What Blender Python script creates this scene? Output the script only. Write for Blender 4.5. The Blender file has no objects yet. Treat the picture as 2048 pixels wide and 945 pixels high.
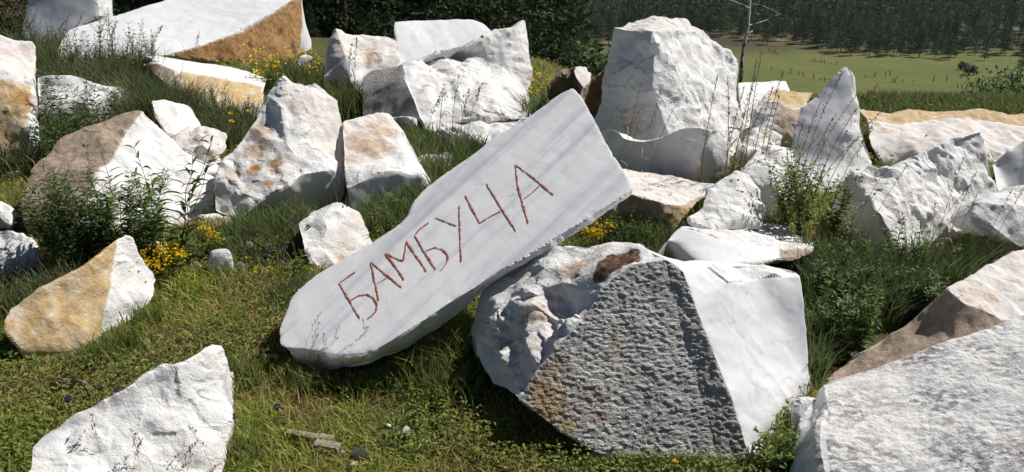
import bpy, bmesh, math, random
import numpy as np
from mathutils import Vector, Matrix, noise
from mathutils.bvhtree import BVHTree

# ------------------------------------------------------------------ camera, sky, sun, exposure
sc = bpy.context.scene
COL = sc.collection
TH = math.radians(19.6); FPX = 1607.0; H = 1.75
cam = bpy.data.cameras.new('camera'); cam.sensor_width = 36; cam.sensor_fit = 'HORIZONTAL'
cam.lens = 36 * FPX / 2048; cam.clip_start = 0.05; cam.clip_end = 20000
co = bpy.data.objects.new('camera', cam); COL.objects.link(co)
co.location = (0, 0, H); co.rotation_euler = (math.radians(90) - TH, 0, 0)
sc.camera = co
SUN_AZ = math.atan2(0.9, 0.42)          # clockwise from +Y (ahead of the camera) towards +X
SUN_EL = math.radians(51)
SDIR = Vector((math.sin(SUN_AZ) * math.cos(SUN_EL), math.cos(SUN_AZ) * math.cos(SUN_EL), math.sin(SUN_EL)))
w = bpy.data.worlds.new('World'); sc.world = w; w.use_nodes = True
wn = w.node_tree; wn.nodes.clear()
sky = wn.nodes.new('ShaderNodeTexSky'); sky.sky_type = 'NISHITA'; sky.sun_disc = False
sky.sun_elevation = SUN_EL; sky.sun_rotation = SUN_AZ; sky.altitude = 1800; sky.air_density = 0.55; sky.dust_density = 0.25; sky.ozone_density = 1.2
bg = wn.nodes.new('ShaderNodeBackground'); bg.inputs['Strength'].default_value = 0.05
wo = wn.nodes.new('ShaderNodeOutputWorld')
wn.links.new(sky.outputs[0], bg.inputs[0]); wn.links.new(bg.outputs[0], wo.inputs[0])
sl = bpy.data.lights.new('sun', 'SUN'); sl.energy = 5.0; sl.angle = math.radians(0.53); sl.color = (1, 0.965, 0.91)
so = bpy.data.objects.new('sun', sl); COL.objects.link(so)
so.rotation_euler = (-SDIR).to_track_quat('-Z', 'Y').to_euler(); so.location = (20, 10, 30)
sc.view_settings.view_transform = 'Standard'; sc.view_settings.look = 'None'
sc.view_settings.exposure = 0.15; sc.view_settings.gamma = 1; sc.view_settings.use_curve_mapping = False
sc.cycles.max_bounces = 6; sc.cycles.diffuse_bounces = 4; sc.cycles.transparent_max_bounces = 4
sc.cycles.volume_bounces = 0

# ------------------------------------------------------------------ helpers
random.seed(7); RNG = np.random.default_rng(7)
def ray(u, v):
    dx = (u - 1024) / FPX; dy = -(v - 472.5) / FPX
    return Vector((dx, dy * math.sin(TH) + math.cos(TH), dy * math.cos(TH) - math.sin(TH)))
EYE = Vector((0, 0, H))
def at(u, v, Y):
    r = ray(u, v); return EYE + r * (Y / r.y)
def on_ground(u, v, z=0.0):
    r = ray(u, v); return EYE + r * ((z - H) / r.z)
def sstep(a, b, x):
    t = np.clip((x - a) / (b - a), 0, 1); return t * t * (3 - 2 * t)
def vnoise(x, y, seed=0):
    """smooth value noise on numpy arrays, 0..1"""
    x = np.asarray(x, float); y = np.asarray(y, float)
    xi = np.floor(x).astype(int); yi = np.floor(y).astype(int); fx = x - xi; fy = y - yi
    fx = fx * fx * (3 - 2 * fx); fy = fy * fy * (3 - 2 * fy)
    def hsh(a, b):
        n = (a * 374761393 + b * 668265263 + seed * 974711) & 0x7fffffff
        n = ((n ^ (n >> 13)) * 1274126177) & 0x7fffffff
        return ((n ^ (n >> 16)) & 0xffff) / 65535.0
    a = hsh(xi, yi); b = hsh(xi + 1, yi); c = hsh(xi, yi + 1); d = hsh(xi + 1, yi + 1)
    return (a * (1 - fx) + b * fx) * (1 - fy) + (c * (1 - fx) + d * fx) * fy
def terrain(x, y):
    x = np.asarray(x, float); y = np.asarray(y, float)
    z = 0.05 * (vnoise(x * 0.9 + 3, y * 0.9, 1) - 0.5) + 0.03 * (vnoise(x * 3.1, y * 3.1, 2) - 0.5)
    edge = 17 - 7.9 * sstep(-1.5, 2.5, x)
    d = np.maximum(y - edge, 0); d = d - 2.5 * (1 - np.exp(-d / 2.5))
    z = z - 36 * (1 - np.exp(-d / 75))
    far = np.maximum(y - 320, 0)
    z = z + 0.019 * np.minimum(far, 600) + np.maximum(far - 600, 0) * 0.02
    amp = sstep(25, 120, y)
    z = z + amp * (3.0 * (vnoise(x / 60, y / 60, 3) - 0.5) + 1.0 * (vnoise(x / 17, y / 17, 4) - 0.5))
    return z
def tz(x, y): return float(terrain(np.array([x]), np.array([y]))[0])
def terrain_hit(u, v, y0=20, y1=900):
    r = ray(u, v)
    ys = np.linspace(y0, y1, 4000); t = ys / r.y
    zz = H + r.z * t - terrain(r.x * t, ys)
    k = np.where(zz < 0)[0]
    i = k[0] if len(k) else len(ys) - 1
    return Vector((r.x * t[i], ys[i], float(terrain(np.array([r.x * t[i]]), np.array([ys[i]]))[0])))

def tag(o, label=None, cat=None, group=None, kind=None):
    if label: o['label'] = label
    if cat: o['category'] = cat
    if group: o['group'] = group
    if kind: o['kind'] = kind
    return o
def empty(name, loc):
    o = bpy.data.objects.new(name, None); COL.objects.link(o); o.location = loc; o.empty_display_size = 0.1
    return o
def link(name, me, parent=None, loc=None):
    o = bpy.data.objects.new(name, me); COL.objects.link(o)
    if parent: o.parent = parent
    if loc is not None: o.location = loc
    return o
def mesh_np(name, V, F, mat, colors=None, smooth=False):
    """V (n,3); F list of (k,m) arrays of equal-length faces"""
    me = bpy.data.meshes.new(name)
    V = np.asarray(V, np.float32); Fs = [np.asarray(f, np.int32) for f in F if len(f)]
    me.vertices.add(len(V)); me.vertices.foreach_set('co', V.ravel())
    li = np.concatenate([f.ravel() for f in Fs]); me.loops.add(len(li)); me.loops.foreach_set('vertex_index', li)
    tot = np.concatenate([np.full(len(f), f.shape[1], np.int32) for f in Fs])
    st = np.concatenate([[0], np.cumsum(tot)[:-1]]).astype(np.int32)
    me.polygons.add(len(tot)); me.polygons.foreach_set('loop_start', st); me.polygons.foreach_set('loop_total', tot)
    if smooth: me.polygons.foreach_set('use_smooth', np.ones(len(tot), bool))
    me.update(calc_edges=True)
    if colors is not None:
        a = me.color_attributes.new('tint', 'FLOAT_COLOR', 'POINT')
        c = np.ones((len(V), 4), np.float32); c[:, :3] = colors; a.data.foreach_set('color', c.ravel())
    me.materials.append(mat)
    return me

# ------------------------------------------------------------------ materials
def new_mat(name):
    m = bpy.data.materials.new(name); m.use_nodes = True; nt = m.node_tree; nt.nodes.clear()
    return m, nt
class NB:
    def __init__(s, nt): s.nt = nt
    def n(s, t, **kw):
        d = s.nt.nodes.new('ShaderNode' + t)
        for k, v in kw.items(): setattr(d, k, v)
        return d
    def l(s, a, b): s.nt.links.new(a, b)
    def noise(s, vec, scale, detail=5, rough=0.55, dist=0):
        d = s.n('TexNoise'); d.inputs['Scale'].default_value = scale; d.inputs['Detail'].default_value = detail
        d.inputs['Roughness'].default_value = rough; d.inputs['Distortion'].default_value = dist
        s.l(vec, d.inputs['Vector']); return d.outputs['Fac']
    def ramp(s, fac, a, b, lo=0.0, hi=1.0):
        d = s.n('MapRange', interpolation_type='SMOOTHSTEP'); s.l(fac, d.inputs['Value'])
        for k, v in (('From Min', a), ('From Max', b), ('To Min', lo), ('To Max', hi)): d.inputs[k].default_value = v
        return d.outputs['Result']
    def mix(s, fac, a, b):
        d = s.n('Mix', data_type='RGBA')
        for sock, v in ((d.inputs[0], fac), (d.inputs[6], a), (d.inputs[7], b)):
            if hasattr(v, 'links'): s.l(v, sock)
            elif isinstance(v, (int, float)): sock.default_value = v
            else: sock.default_value = (*v, 1)
        return d.outputs[2]
    def math(s, op, a, b=None):
        d = s.n('Math', operation=op)
        for i, v in enumerate((a, b)):
            if v is None: continue
            if hasattr(v, 'links'): s.l(v, d.inputs[i])
            else: d.inputs[i].default_value = v
        return d.outputs[0]
    def mapping(s, vec, scale=(1, 1, 1), rot=(0, 0, 0)):
        d = s.n('Mapping'); d.inputs['Scale'].default_value = scale; d.inputs['Rotation'].default_value = rot
        s.l(vec, d.inputs['Vector']); return d.outputs[0]

def stone(name, c1, c2, c3, amount3=(0.55, 0.75), veins=0.25, vein_col=(0.42, 0.43, 0.47), vdir=(0.5, 0.3, 0.8), vscale=(1.2, 9),
          bump=0.5, bscale=26, rough=0.75, drill=0.0, m2=(0.4, 0.65), speck=0.0, vr=(0.55, 0.72), mot=3.1, bdist=0.03):
    m, nt = new_mat(name); b = NB(nt)
    tc = b.n('TexCoord').outputs['Object']
    col = b.mix(b.ramp(b.noise(tc, mot, 6, 0.6), *m2), c1, c2)
    col = b.mix(b.ramp(b.noise(tc, mot * 1.7, 8, 0.68, 0.6), *amount3), col, c3)
    d = Vector(vdir).normalized(); e1 = d.orthogonal().normalized(); e2 = d.cross(e1)
    cx = b.n('CombineXYZ')
    for k, (ax, sc_) in enumerate(((d, vscale[0]), (e1, vscale[1]), (e2, vscale[1]))):
        dt = b.n('VectorMath', operation='DOT_PRODUCT'); b.l(tc, dt.inputs[0]); dt.inputs[1].default_value = ax * sc_; b.l(dt.outputs['Value'], cx.inputs[k])
    vn = b.noise(cx.outputs[0], 1.0, 7, 0.62, 0.35)
    col = b.mix(b.math('MULTIPLY', b.ramp(vn, *vr), veins), col, vein_col)
    # hairline cracks
    vo = b.n('TexVoronoi', feature='DISTANCE_TO_EDGE'); vo.inputs['Scale'].default_value = 2.3
    wv = b.n('VectorMath', operation='ADD'); nz3 = b.n('TexNoise'); nz3.inputs['Scale'].default_value = 4; nz3.inputs['Detail'].default_value = 6; b.l(tc, nz3.inputs['Vector'])
    vsc = b.n('VectorMath', operation='SCALE'); vsc.inputs['Scale'].default_value = 0.35; b.l(nz3.outputs['Color'], vsc.inputs[0]); b.l(tc, wv.inputs[0]); b.l(vsc.outputs[0], wv.inputs[1]); b.l(wv.outputs[0], vo.inputs['Vector'])
    crack = b.math('MULTIPLY', b.ramp(vo.outputs['Distance'], 0.012, 0.0), b.ramp(b.noise(tc, 1.7, 3), 0.56, 0.64))
    col = b.mix(b.math('MULTIPLY', crack, 0.30), col, (0.22, 0.20, 0.19))
    if speck:
        cs = b.n('CombineXYZ'); sp = b.n('SeparateXYZ'); b.l(tc, sp.inputs[0])
        for k, q in enumerate((26, 50, 60)): b.l(b.math('MULTIPLY', sp.outputs[k], q), cs.inputs[k])
        big = b.ramp(b.noise(tc, 4.5, 5, 0.6), 0.32, 0.6)
        col = b.mix(b.math('MULTIPLY', b.math('MULTIPLY', b.ramp(b.noise(cs.outputs[0], 1, 5, 0.7), 0.43, 0.57), big), speck), col, (0.25, 0.24, 0.245))
    rag = b.math('MULTIPLY', b.math('SUBTRACT', b.noise(tc, 9, 9, 0.72), 0.5), 1.7)
    rag2 = b.math('MULTIPLY', b.math('SUBTRACT', b.noise(tc, 17, 8, 0.72), 0.5), 1.7)
    pals = {'stain_shade': [((0.24, 0.11, 0.035), (0.42, 0.25, 0.10)), ((0.42, 0.305, 0.215), (0.58, 0.46, 0.37)), ((0.26, 0.26, 0.275), (0.40, 0.40, 0.41))],
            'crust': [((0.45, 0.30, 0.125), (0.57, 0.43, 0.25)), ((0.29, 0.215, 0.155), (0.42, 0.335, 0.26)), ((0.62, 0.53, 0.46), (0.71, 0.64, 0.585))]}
    for an in ('crust', 'stain_shade'):
        at_ = b.n('Attribute', attribute_name=an); sep = b.n('SeparateColor'); b.l(at_.outputs['Color'], sep.inputs[0])
        for i, (ca, cb) in enumerate(pals[an]):
            s = sep.outputs[i]
            f = b.ramp(b.math('ADD', s, b.math('MULTIPLY', rag if an == 'crust' else rag2, b.ramp(s, 0.0, 0.3))), 0.22, 0.78)
            cc = b.mix(b.ramp(b.noise(tc, 16 + i * 5, 7, 0.72), 0.36, 0.64), ca, cb)
            col = b.mix(b.math('MULTIPLY', f, b.ramp(s, 0.0, 0.45, 0.0, 1.0)), col, cc)
        if an == 'stain_shade':   # alpha marks dark red rust crust
            inv = b.math('SUBTRACT', 1.0, at_.outputs['Alpha'])
            f = b.ramp(b.math('ADD', inv, b.math('MULTIPLY', rag2, b.ramp(inv, 0.0, 0.3, 0.0, 0.7))), 0.35, 0.6)
            col = b.mix(f, col, b.mix(b.ramp(b.noise(tc, 30, 5, 0.7), 0.4, 0.6), (0.055, 0.026, 0.016), (0.18, 0.095, 0.06)))
    # fine mineral grain in the colour
    col = b.mix(b.math('MULTIPLY', b.ramp(b.noise(tc, 90, 3, 0.7), 0.5, 0.75), 0.16), col, (0.36, 0.35, 0.34))
    fine = b.noise(tc, bscale * 2.3, 6, 0.7)
    mid = b.noise(tc, bscale * 0.55, 6, 0.65, 0.4)
    hgt = b.math('ADD', b.math('MULTIPLY', fine, 0.4), b.math('MULTIPLY', mid, 0.6))
    if drill:
        dn = b.noise(b.mapping(tc, (34, 34, 90), (0.05, 0.05, 0)), 1.0, 4, 0.6)
        hgt = b.math('ADD', hgt, b.math('MULTIPLY', dn, drill))
    hgt = b.math('SUBTRACT', hgt, b.math('MULTIPLY', crack, 0.2))
    bp = b.n('Bump'); bp.inputs['Strength'].default_value = bump; bp.inputs['Distance'].default_value = bdist
    b.l(hgt, bp.inputs['Height'])
    p = b.n('BsdfPrincipled'); p.inputs['Roughness'].default_value = rough; p.inputs['Specular IOR Level'].default_value = 0.25
    b.l(col, p.inputs['Base Color']); b.l(bp.outputs[0], p.inputs['Normal'])
    o = b.n('OutputMaterial'); b.l(p.outputs[0], o.inputs[0])
    return m
WHITE = ((0.745, 0.737, 0.725), (0.675, 0.667, 0.66), (0.655, 0.595, 0.535))
SLABDIR = (0.66, 0.58, 0.47)
MAT = {
 'W': stone('marble_broken_white', *WHITE, (0.50, 0.72), 0.50, bump=0.65),
 'C': stone('marble_sawn_white', (0.745, 0.745, 0.755), (0.70, 0.70, 0.715), (0.66, 0.655, 0.665), (0.5, 0.8), 0.40, (0.48, 0.485, 0.53), (0.2, 0.1, 1), (0.9, 14), bump=0.12, rough=0.6, bdist=0.012),
 'S': stone('marble_sawn_streaked', (0.83, 0.83, 0.835), (0.79, 0.79, 0.80), (0.75, 0.745, 0.755), (0.5, 0.75), 0.72, (0.46, 0.475, 0.54), SLABDIR, (0.75, 8.5), bump=0.05, rough=0.55, vr=(0.46, 0.72), mot=1.4, bdist=0.01),
 'G': stone('marble_drilled_shade_grey', (0.60, 0.58, 0.555), (0.48, 0.465, 0.45), (0.62, 0.55, 0.47), (0.55, 0.72), 0.4, (0.33, 0.32, 0.32), (0.15, 0.1, 1), (1.6, 14), bump=1.0, bscale=30, rough=0.9, drill=1.0),
 'R': stone('marble_bush_hammered', (0.74, 0.73, 0.715), (0.66, 0.655, 0.65), (0.68, 0.62, 0.57), (0.55, 0.75), 0.3, (0.42, 0.41, 0.42), bump=0.8, bscale=40, speck=1.0, bdist=0.02),
}
# face type -> (material, relief, crust ochre/brown/pink, rust)
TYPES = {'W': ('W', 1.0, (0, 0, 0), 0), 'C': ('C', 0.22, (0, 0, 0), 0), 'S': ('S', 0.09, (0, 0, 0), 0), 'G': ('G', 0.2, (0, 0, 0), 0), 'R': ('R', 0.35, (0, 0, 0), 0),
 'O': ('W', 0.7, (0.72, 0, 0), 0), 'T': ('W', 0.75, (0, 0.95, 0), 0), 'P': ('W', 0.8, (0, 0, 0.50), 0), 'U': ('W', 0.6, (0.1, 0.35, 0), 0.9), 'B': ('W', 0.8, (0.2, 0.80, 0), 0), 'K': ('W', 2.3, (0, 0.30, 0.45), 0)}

def leaf_mat(name, rough=0.55, transl=0.3, spec=0.3):
    m, nt = new_mat(name); b = NB(nt)
    a = b.n('Attribute', attribute_name='tint').outputs['Color']
    p = b.n('BsdfPrincipled'); p.inputs['Roughness'].default_value = rough; p.inputs['Specular IOR Level'].default_value = spec
    b.l(a, p.inputs['Base Color'])
    t = b.n('BsdfTranslucent'); b.l(a, t.inputs['Color'])
    mx = b.n('MixShader'); mx.inputs[0].default_value = transl
    b.l(p.outputs[0], mx.inputs[1]); b.l(t.outputs[0], mx.inputs[2])
    o = b.n('OutputMaterial'); b.l(mx.outputs[0], o.inputs[0])
    return m
LEAF = leaf_mat('leaf', 0.55, 0.42); NEEDLE = leaf_mat('needles', 0.8, 0.12, 0.1); PETAL = leaf_mat('petal', 0.7, 0.35, 0.1)
def plain(name, c1, c2, scale=8, rough=0.85, bump=0.4, stretch=(1, 1, 1), mr=(0.4, 0.6)):
    m, nt = new_mat(name); b = NB(nt); tc = b.mapping(b.n('TexCoord').outputs['Object'], stretch)
    nz = b.noise(tc, scale, 6, 0.65)
    bp = b.n('Bump'); bp.inputs['Strength'].default_value = bump; bp.inputs['Distance'].default_value = 0.02; b.l(nz, bp.inputs['Height'])
    p = b.n('BsdfPrincipled'); p.inputs['Roughness'].default_value = rough; p.inputs['Specular IOR Level'].default_value = 0.2
    b.l(b.mix(b.ramp(nz, *mr), c1, c2), p.inputs['Base Color']); b.l(bp.outputs[0], p.inputs['Normal'])
    o = b.n('OutputMaterial'); b.l(p.outputs[0], o.inputs[0]); return m
BARK = plain('pine_bark', (0.055, 0.040, 0.030), (0.12, 0.085, 0.06), 6, stretch=(1, 1, 0.3))
BIRCH = plain('birch_bark', (0.035, 0.032, 0.03), (0.52, 0.50, 0.47), 5, stretch=(1, 1, 0.7), mr=(0.40, 0.5))
BOARD = plain('weathered_board', (0.20, 0.17, 0.13), (0.36, 0.31, 0.25), 14, stretch=(0.3, 4, 4))
POST = plain('fence_wood', (0.05, 0.042, 0.035), (0.10, 0.085, 0.07), 5)
PAINT = plain('red_paint_in_carving', (0.40, 0.105, 0.05), (0.58, 0.37, 0.29), 45, 0.9, 0.5, mr=(0.47, 0.62))
STEM = plain('green_stem', (0.045, 0.06, 0.022), (0.085, 0.09, 0.035), 20)
DRYSTEM = plain('dry_stem', (0.12, 0.085, 0.05), (0.22, 0.17, 0.10), 20)

# ------------------------------------------------------------------ ground
def build_ground():
    ys = [-8.0]
    while ys[-1] < 2600:
        y = ys[-1]; ys.append(y + (0.11 if y < 13 else 0.11 + (y - 13) * 0.022))
    ts = np.linspace(-1, 1, 150)
    ys = np.array(ys); Y, T = np.meshgrid(ys, ts, indexing='ij')
    X = T * (5 + 1.05 * np.maximum(Y, 0)); Z = terrain(X, Y)
    V = np.stack([X, Y, Z], -1).reshape(-1, 3)
    n, m = len(ys), len(ts); i = np.arange(n - 1)[:, None] * m + np.arange(m - 1)[None]
    F = np.stack([i, i + 1, i + m + 1, i + m], -1).reshape(-1, 4)
    mt, nt = new_mat('ground_grass_soil'); b = NB(nt); g = b.n('NewGeometry').outputs['Position']
    near = b.mix(b.ramp(b.noise(g, 7, 8, 0.65), 0.4, 0.62), (0.085, 0.072, 0.038), (0.10, 0.105, 0.04))
    fa = b.mix(b.ramp(b.noise(b.mapping(g, (1, 1.0, 1)), 0.045, 8, 0.62), 0.40, 0.62), (0.115, 0.142, 0.038), (0.165, 0.150, 0.052))
    fa = b.mix(b.ramp(b.noise(g, 0.5, 6, 0.7), 0.45, 0.7), fa, (0.085, 0.11, 0.032))
    fa = b.mix(b.ramp(b.noise(b.mapping(g, (.4, 1.3, 1)), 1.1, 6, 0.75), 0.52, 0.66), fa, (0.07, 0.085, 0.028))
    sep = b.n('SeparateXYZ'); b.l(g, sep.inputs[0])
    forest = b.mix(b.ramp(b.noise(g, 0.035, 5, 0.6), 0.45, 0.66), (0.06, 0.056, 0.03), (0.17, 0.145, 0.075))
    fa = b.mix(b.ramp(sep.outputs[1], 300, 345), fa, forest)
    col = b.mix(b.ramp(sep.outputs[1], 14, 40), near, fa)
    bp = b.n('Bump'); bp.inputs['Strength'].default_value = 0.8; bp.inputs['Distance'].default_value = 0.04; b.l(b.noise(g, 18, 6, 0.7), bp.inputs['Height'])
    p = b.n('BsdfPrincipled'); p.inputs['Roughness'].default_value = 0.95; p.inputs['Specular IOR Level'].default_value = 0.1
    b.l(col, p.inputs['Base Color']); b.l(bp.outputs[0], p.inputs['Normal'])
    b.l(p.outputs[0], b.n('OutputMaterial').inputs[0])
    tag(link('ground', mesh_np('ground', V, [F], mt, smooth=True)), kind='structure')
build_ground()

# ------------------------------------------------------------------ rocks
FOOT = []           # convex footprints, for keeping grass out of the stone
ROCKS = {}
def hull2d(pts):
    pts = sorted(set((round(p[0], 4), round(p[1], 4)) for p in pts))
    if len(pts) < 3: return None
    def half(ps):
        h = []
        for p in ps:
            while len(h) > 1 and (h[-1][0]-h[-2][0])*(p[1]-h[-2][1])-(h[-1][1]-h[-2][1])*(p[0]-h[-2][0]) <= 0: h.pop()
            h.append(p)
        return h
    a = half(pts); c = half(pts[::-1]); return np.array(a[:-1] + c[:-1])
def crystal(C, s, seed, squash=(1, 1, 1)):
    """continuous piecewise flat noise (values on a tetrahedral lattice): reads as broken planes, -1..1"""
    rng = np.random.default_rng(seed); R = np.linalg.qr(rng.normal(0, 1, (3, 3)))[0]
    p = (C @ R) / (s * np.array(squash)) + rng.uniform(0, 50, 3)
    i = np.floor(p).astype(np.int64); f = p - i; o = np.argsort(-f, axis=1); fs = np.take_along_axis(f, o, 1)
    def val(a):
        n = (a[:, 0] * 374761393 + a[:, 1] * 668265263 + a[:, 2] * 1440662683 + seed * 974711) & 0x7fffffff
        n = ((n ^ (n >> 13)) * 1274126177) & 0x7fffffff
        return ((n ^ (n >> 16)) & 0xffff) / 32767.5 - 1
    r = np.arange(len(C)); w = [1 - fs[:, 0], fs[:, 0] - fs[:, 1], fs[:, 1] - fs[:, 2], fs[:, 2]]
    h = val(i) * w[0]; a = i.copy()
    for k in range(3): a[r, o[:, k]] += 1; h = h + val(a) * w[k + 1]
    return h
def rock(name, label, cat, verts, faces, t=0.5, amp=1.0, L=None, shrink=0.75, stain_shade_marks=(), group=None, seed=None, floor=-0.12, push=None, plane=None, chip=1.0):
    """verts 'a u v Y; ...' with Y a distance, g for on the ground, p for on the given plane; faces [(string, type)]"""
    seed = len(ROCKS) + 1 if seed is None else seed
    P = {}
    for it in verts.split(';'):
        k, u, v, Y = it.split(); u = float(u); v = float(v)
        if Y == 'g': P[k] = on_ground(u, v, -0.05)
        elif Y[0] == 'p':
            r = ray(u, v); P[k] = EYE + r * (plane[1].dot(plane[0] - EYE) / plane[1].dot(r)); P[k] = at(u, v, P[k].y + float(Y[1:] or 0))
        else: P[k] = at(u, v, float(Y))
    bm = bmesh.new(); hid = bm.faces.layers.int.new('hidden'); grp = bm.faces.layers.int.new('grp'); bv = {k: bm.verts.new(p) for k, p in P.items()}
    tset = sorted(set(ft for _, ft in faces)); mset = sorted(set(TYPES[t_][0] for t_ in tset))
    for gi, (fs, ft) in enumerate(faces):
        f = bm.faces.new([bv[c] for c in fs]); f.material_index = tset.index(ft); f[grp] = gi
    for v in [v for v in bm.verts if not v.link_faces]: bm.verts.remove(v)
    # outline of the seen faces -> hidden back
    bnd = [e for e in bm.edges if len(e.link_faces) == 1]
    cen = sum((v.co for v in bm.verts), Vector()) / len(bm.verts)
    Ym = cen.y
    bmap = {}
    for e in bnd:
        for v in e.verts:
            if v not in bmap:
                q = v.co + (Vector(push) if push else (v.co - EYE).normalized() * t)
                c2 = cen + (Vector(push) if push else (cen - EYE).normalized() * t)
                q = c2 + (q - c2) * shrink
                q.z = max(q.z, floor)
                bmap[v] = bm.verts.new(q)
    side = []
    for e in bnd:
        a, c = e.verts
        f = bm.faces.new([a, c, bmap[c], bmap[a]]); f[hid] = 1; f[grp] = 900
        f.material_index = e.link_faces[0].material_index
    be = [e for e in bm.edges if len(e.link_faces) == 1]
    back = list(bmesh.ops.contextual_create(bm, geom=be)['faces'])
    if not back: back = list(bmesh.ops.holes_fill(bm, edges=be, sides=0)['faces'])
    for f in back: f[hid] = 2; f[grp] = 901
    bmesh.ops.recalc_face_normals(bm, faces=bm.faces)
    if DEBUG:
        bm.normal_update()
        print('ROCK', label, [(fs, round(f.normal.dot(SDIR), 2)) for (fs, _), f in zip(faces, [f for f in bm.faces if f[hid] == 0])], file=open('/workdir/dbg.txt', 'a'))
    bmesh.ops.triangulate(bm, faces=bm.faces)
    L = L or max(0.0034 * Ym, 0.009)
    for it in range(9):
        eds = []
        for e in bm.edges:
            lim = L
            hs = min(f[hid] for f in e.link_faces)
            if hs == 1: lim = L * 3
            elif hs == 2: lim = L * 8
            if e.calc_length() > lim * 1.35: eds.append(e)
        if not eds: break
        bmesh.ops.subdivide_edges(bm, edges=eds, cuts=1, use_grid_fill=False)
        bmesh.ops.triangulate(bm, faces=[f for f in bm.faces if len(f.verts) > 3])
    bm.verts.index_update(); n = len(bm.verts)
    C = np.array([v.co[:] for v in bm.verts]); E = np.array([(e.verts[0].index, e.verts[1].index) for e in bm.edges])
    deg = np.bincount(E.ravel(), minlength=n).astype(float)[:, None]
    def lap(A):
        S = np.zeros_like(A); np.add.at(S, E[:, 0], A[E[:, 1]]); np.add.at(S, E[:, 1], A[E[:, 0]]); return S / deg
    ngr = np.array([len(set(f[grp] for f in v.link_faces)) for v in bm.verts]); inner = (ngr == 1)[:, None]
    bed = np.array([len(set(f[grp] for f in e.link_faces)) > 1 for e in bm.edges]); BE = E[bed]
    for _ in range(45): C = np.where(inner, C * 0.35 + lap(C) * 0.65, C)          # iron out the creases inside each face
    bd = np.bincount(BE.ravel(), minlength=n).astype(float); onb = (bd == 2)[:, None]
    for _ in range(3):                                                              # soften the corners along the rims
        S = np.zeros_like(C); np.add.at(S, BE[:, 0], C[BE[:, 1]]); np.add.at(S, BE[:, 1], C[BE[:, 0]])
        C = np.where(onb, C * 0.5 + 0.5 * S / np.maximum(bd, 1)[:, None], C)
    C = C * 0.6 + lap(C) * 0.4
    w_edge = (ngr > 1).astype(float)[:, None]; w_edge = np.maximum(w_edge * .9, lap(w_edge)); w_edge = np.maximum(w_edge, lap(w_edge) * 0.9)[:, 0]
    for v, c in zip(bm.verts, C): v.co = c
    bm.normal_update()
    off = np.zeros((n, 3)); k = Ym / 4.5; sc_ = 0.55 + 0.45 * min(k, 2.0)
    rr_ = random.Random(seed * 13); sa = Vector((rr_.uniform(-1, 1), rr_.uniform(-1, 1), rr_.uniform(-1, 1))).normalized(); sb = sa.orthogonal().normalized(); sc3 = sa.cross(sb)
    vt = np.zeros((n, 3)); rust = np.zeros((n, 1)); sd = Vector((seed * 9.1, seed * 5.3, seed))
    FC = 0.030 * crystal(C, 0.26 * sc_, seed, (1, 1, .6)) + 0.020 * crystal(C, 0.105 * sc_, seed + 100, (1, .7, 1)) + 0.006 * crystal(C, 0.045 * sc_, seed + 200)
    for i, v in enumerate(bm.verts):
        ts = [TYPES[tset[f.material_index]] for f in v.link_faces]
        a = min(q[1] for q in ts); m = len(ts)
        vt[i] = np.mean([q[2] for q in ts], 0); rust[i] = sum(q[3] for q in ts) / m
        q = v.co
        big = noise.fractal(q * (2.4 / sc_) + sd, 1.0, 2.0, 3)
        fc = FC[i]
        sm = noise.fractal(q * 22 / sc_ + sd, 0.9, 2.1, 3)
        st_ = noise.fractal(Vector((q.dot(sa) * 16, q.dot(sb) * 3, q.dot(sc3) * 3)) / sc_ + sd, 0.9, 2.0, 3)
        h = (0.012 * big + fc + 0.005 * st_ + 0.003 * sm) * sc_ * amp * a
        tr_ = q.dot(sa) / (0.13 * sc_) + 1.7 * noise.fractal(q * (3.0 / sc_) + sd, 1.0, 2.0, 4); tr_ -= math.floor(tr_); tr_ = tr_ / 0.88 if tr_ < 0.88 else (1 - tr_) / 0.12
        tq = q.dot(sb) / (0.21 * sc_) + 1.9 * noise.fractal(q * (2.2 / sc_) - sd, 1.0, 2.0, 4); tq -= math.floor(tq); tq = tq / 0.9 if tq < 0.9 else (1 - tq) / 0.1
        h += (0.008 * tr_ + 0.009 * tq * tq) * sc_ * amp * a * (0.35 + 0.9 * max(0, big + .3))
        mk = [q_[0] for q_ in ts]
        if 'G' in mk and k < 1.2: h += (0.0046 * noise.fractal(Vector((q.x * 48, q.y * 48, q.z * 95)), 0.8, 2.0, 2) + 0.003 * noise.noise(Vector((q.x * 16, q.y * 16, q.z * 1.5)))) * (1 if ngr[i] == 1 else .3)
        if 'R' in mk: h += 0.0042 * noise.fractal(Vector((q.x * 32, q.y * 60, q.z * 60)), 0.8, 2.0, 2)
        cn = noise.noise(q * 13 / sc_ + sd) + 0.5 * noise.noise(q * 31 / sc_ + sd)
        h -= w_edge[i] * (0.013 * max(0, cn) ** 1.3 + 0.003 * abs(noise.noise(q * 55 / sc_ + sd))) * sc_ * chip
        off[i] = (v.normal * h)[:]
    C = C + off
    C = C * 0.88 + lap(C) * 0.12
    for v, c in zip(bm.verts, C): v.co = c
    me = bpy.data.meshes.new(name)
    base = Vector((cen.x, cen.y, max(C[:, 2].min(), -0.05)))
    nb = max(2, int(0.018 * sc_ / L) + 1)
    for _ in range(nb): vt = lap(vt) * .6 + vt * .4; rust = lap(rust) * .6 + rust * .4
    st = np.zeros((n, 4), np.float32); st[:, 3] = 1; st[:, 0] = rust[:, 0]
    cr = np.ones((n, 4), np.float32); cr[:, :3] = vt
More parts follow.
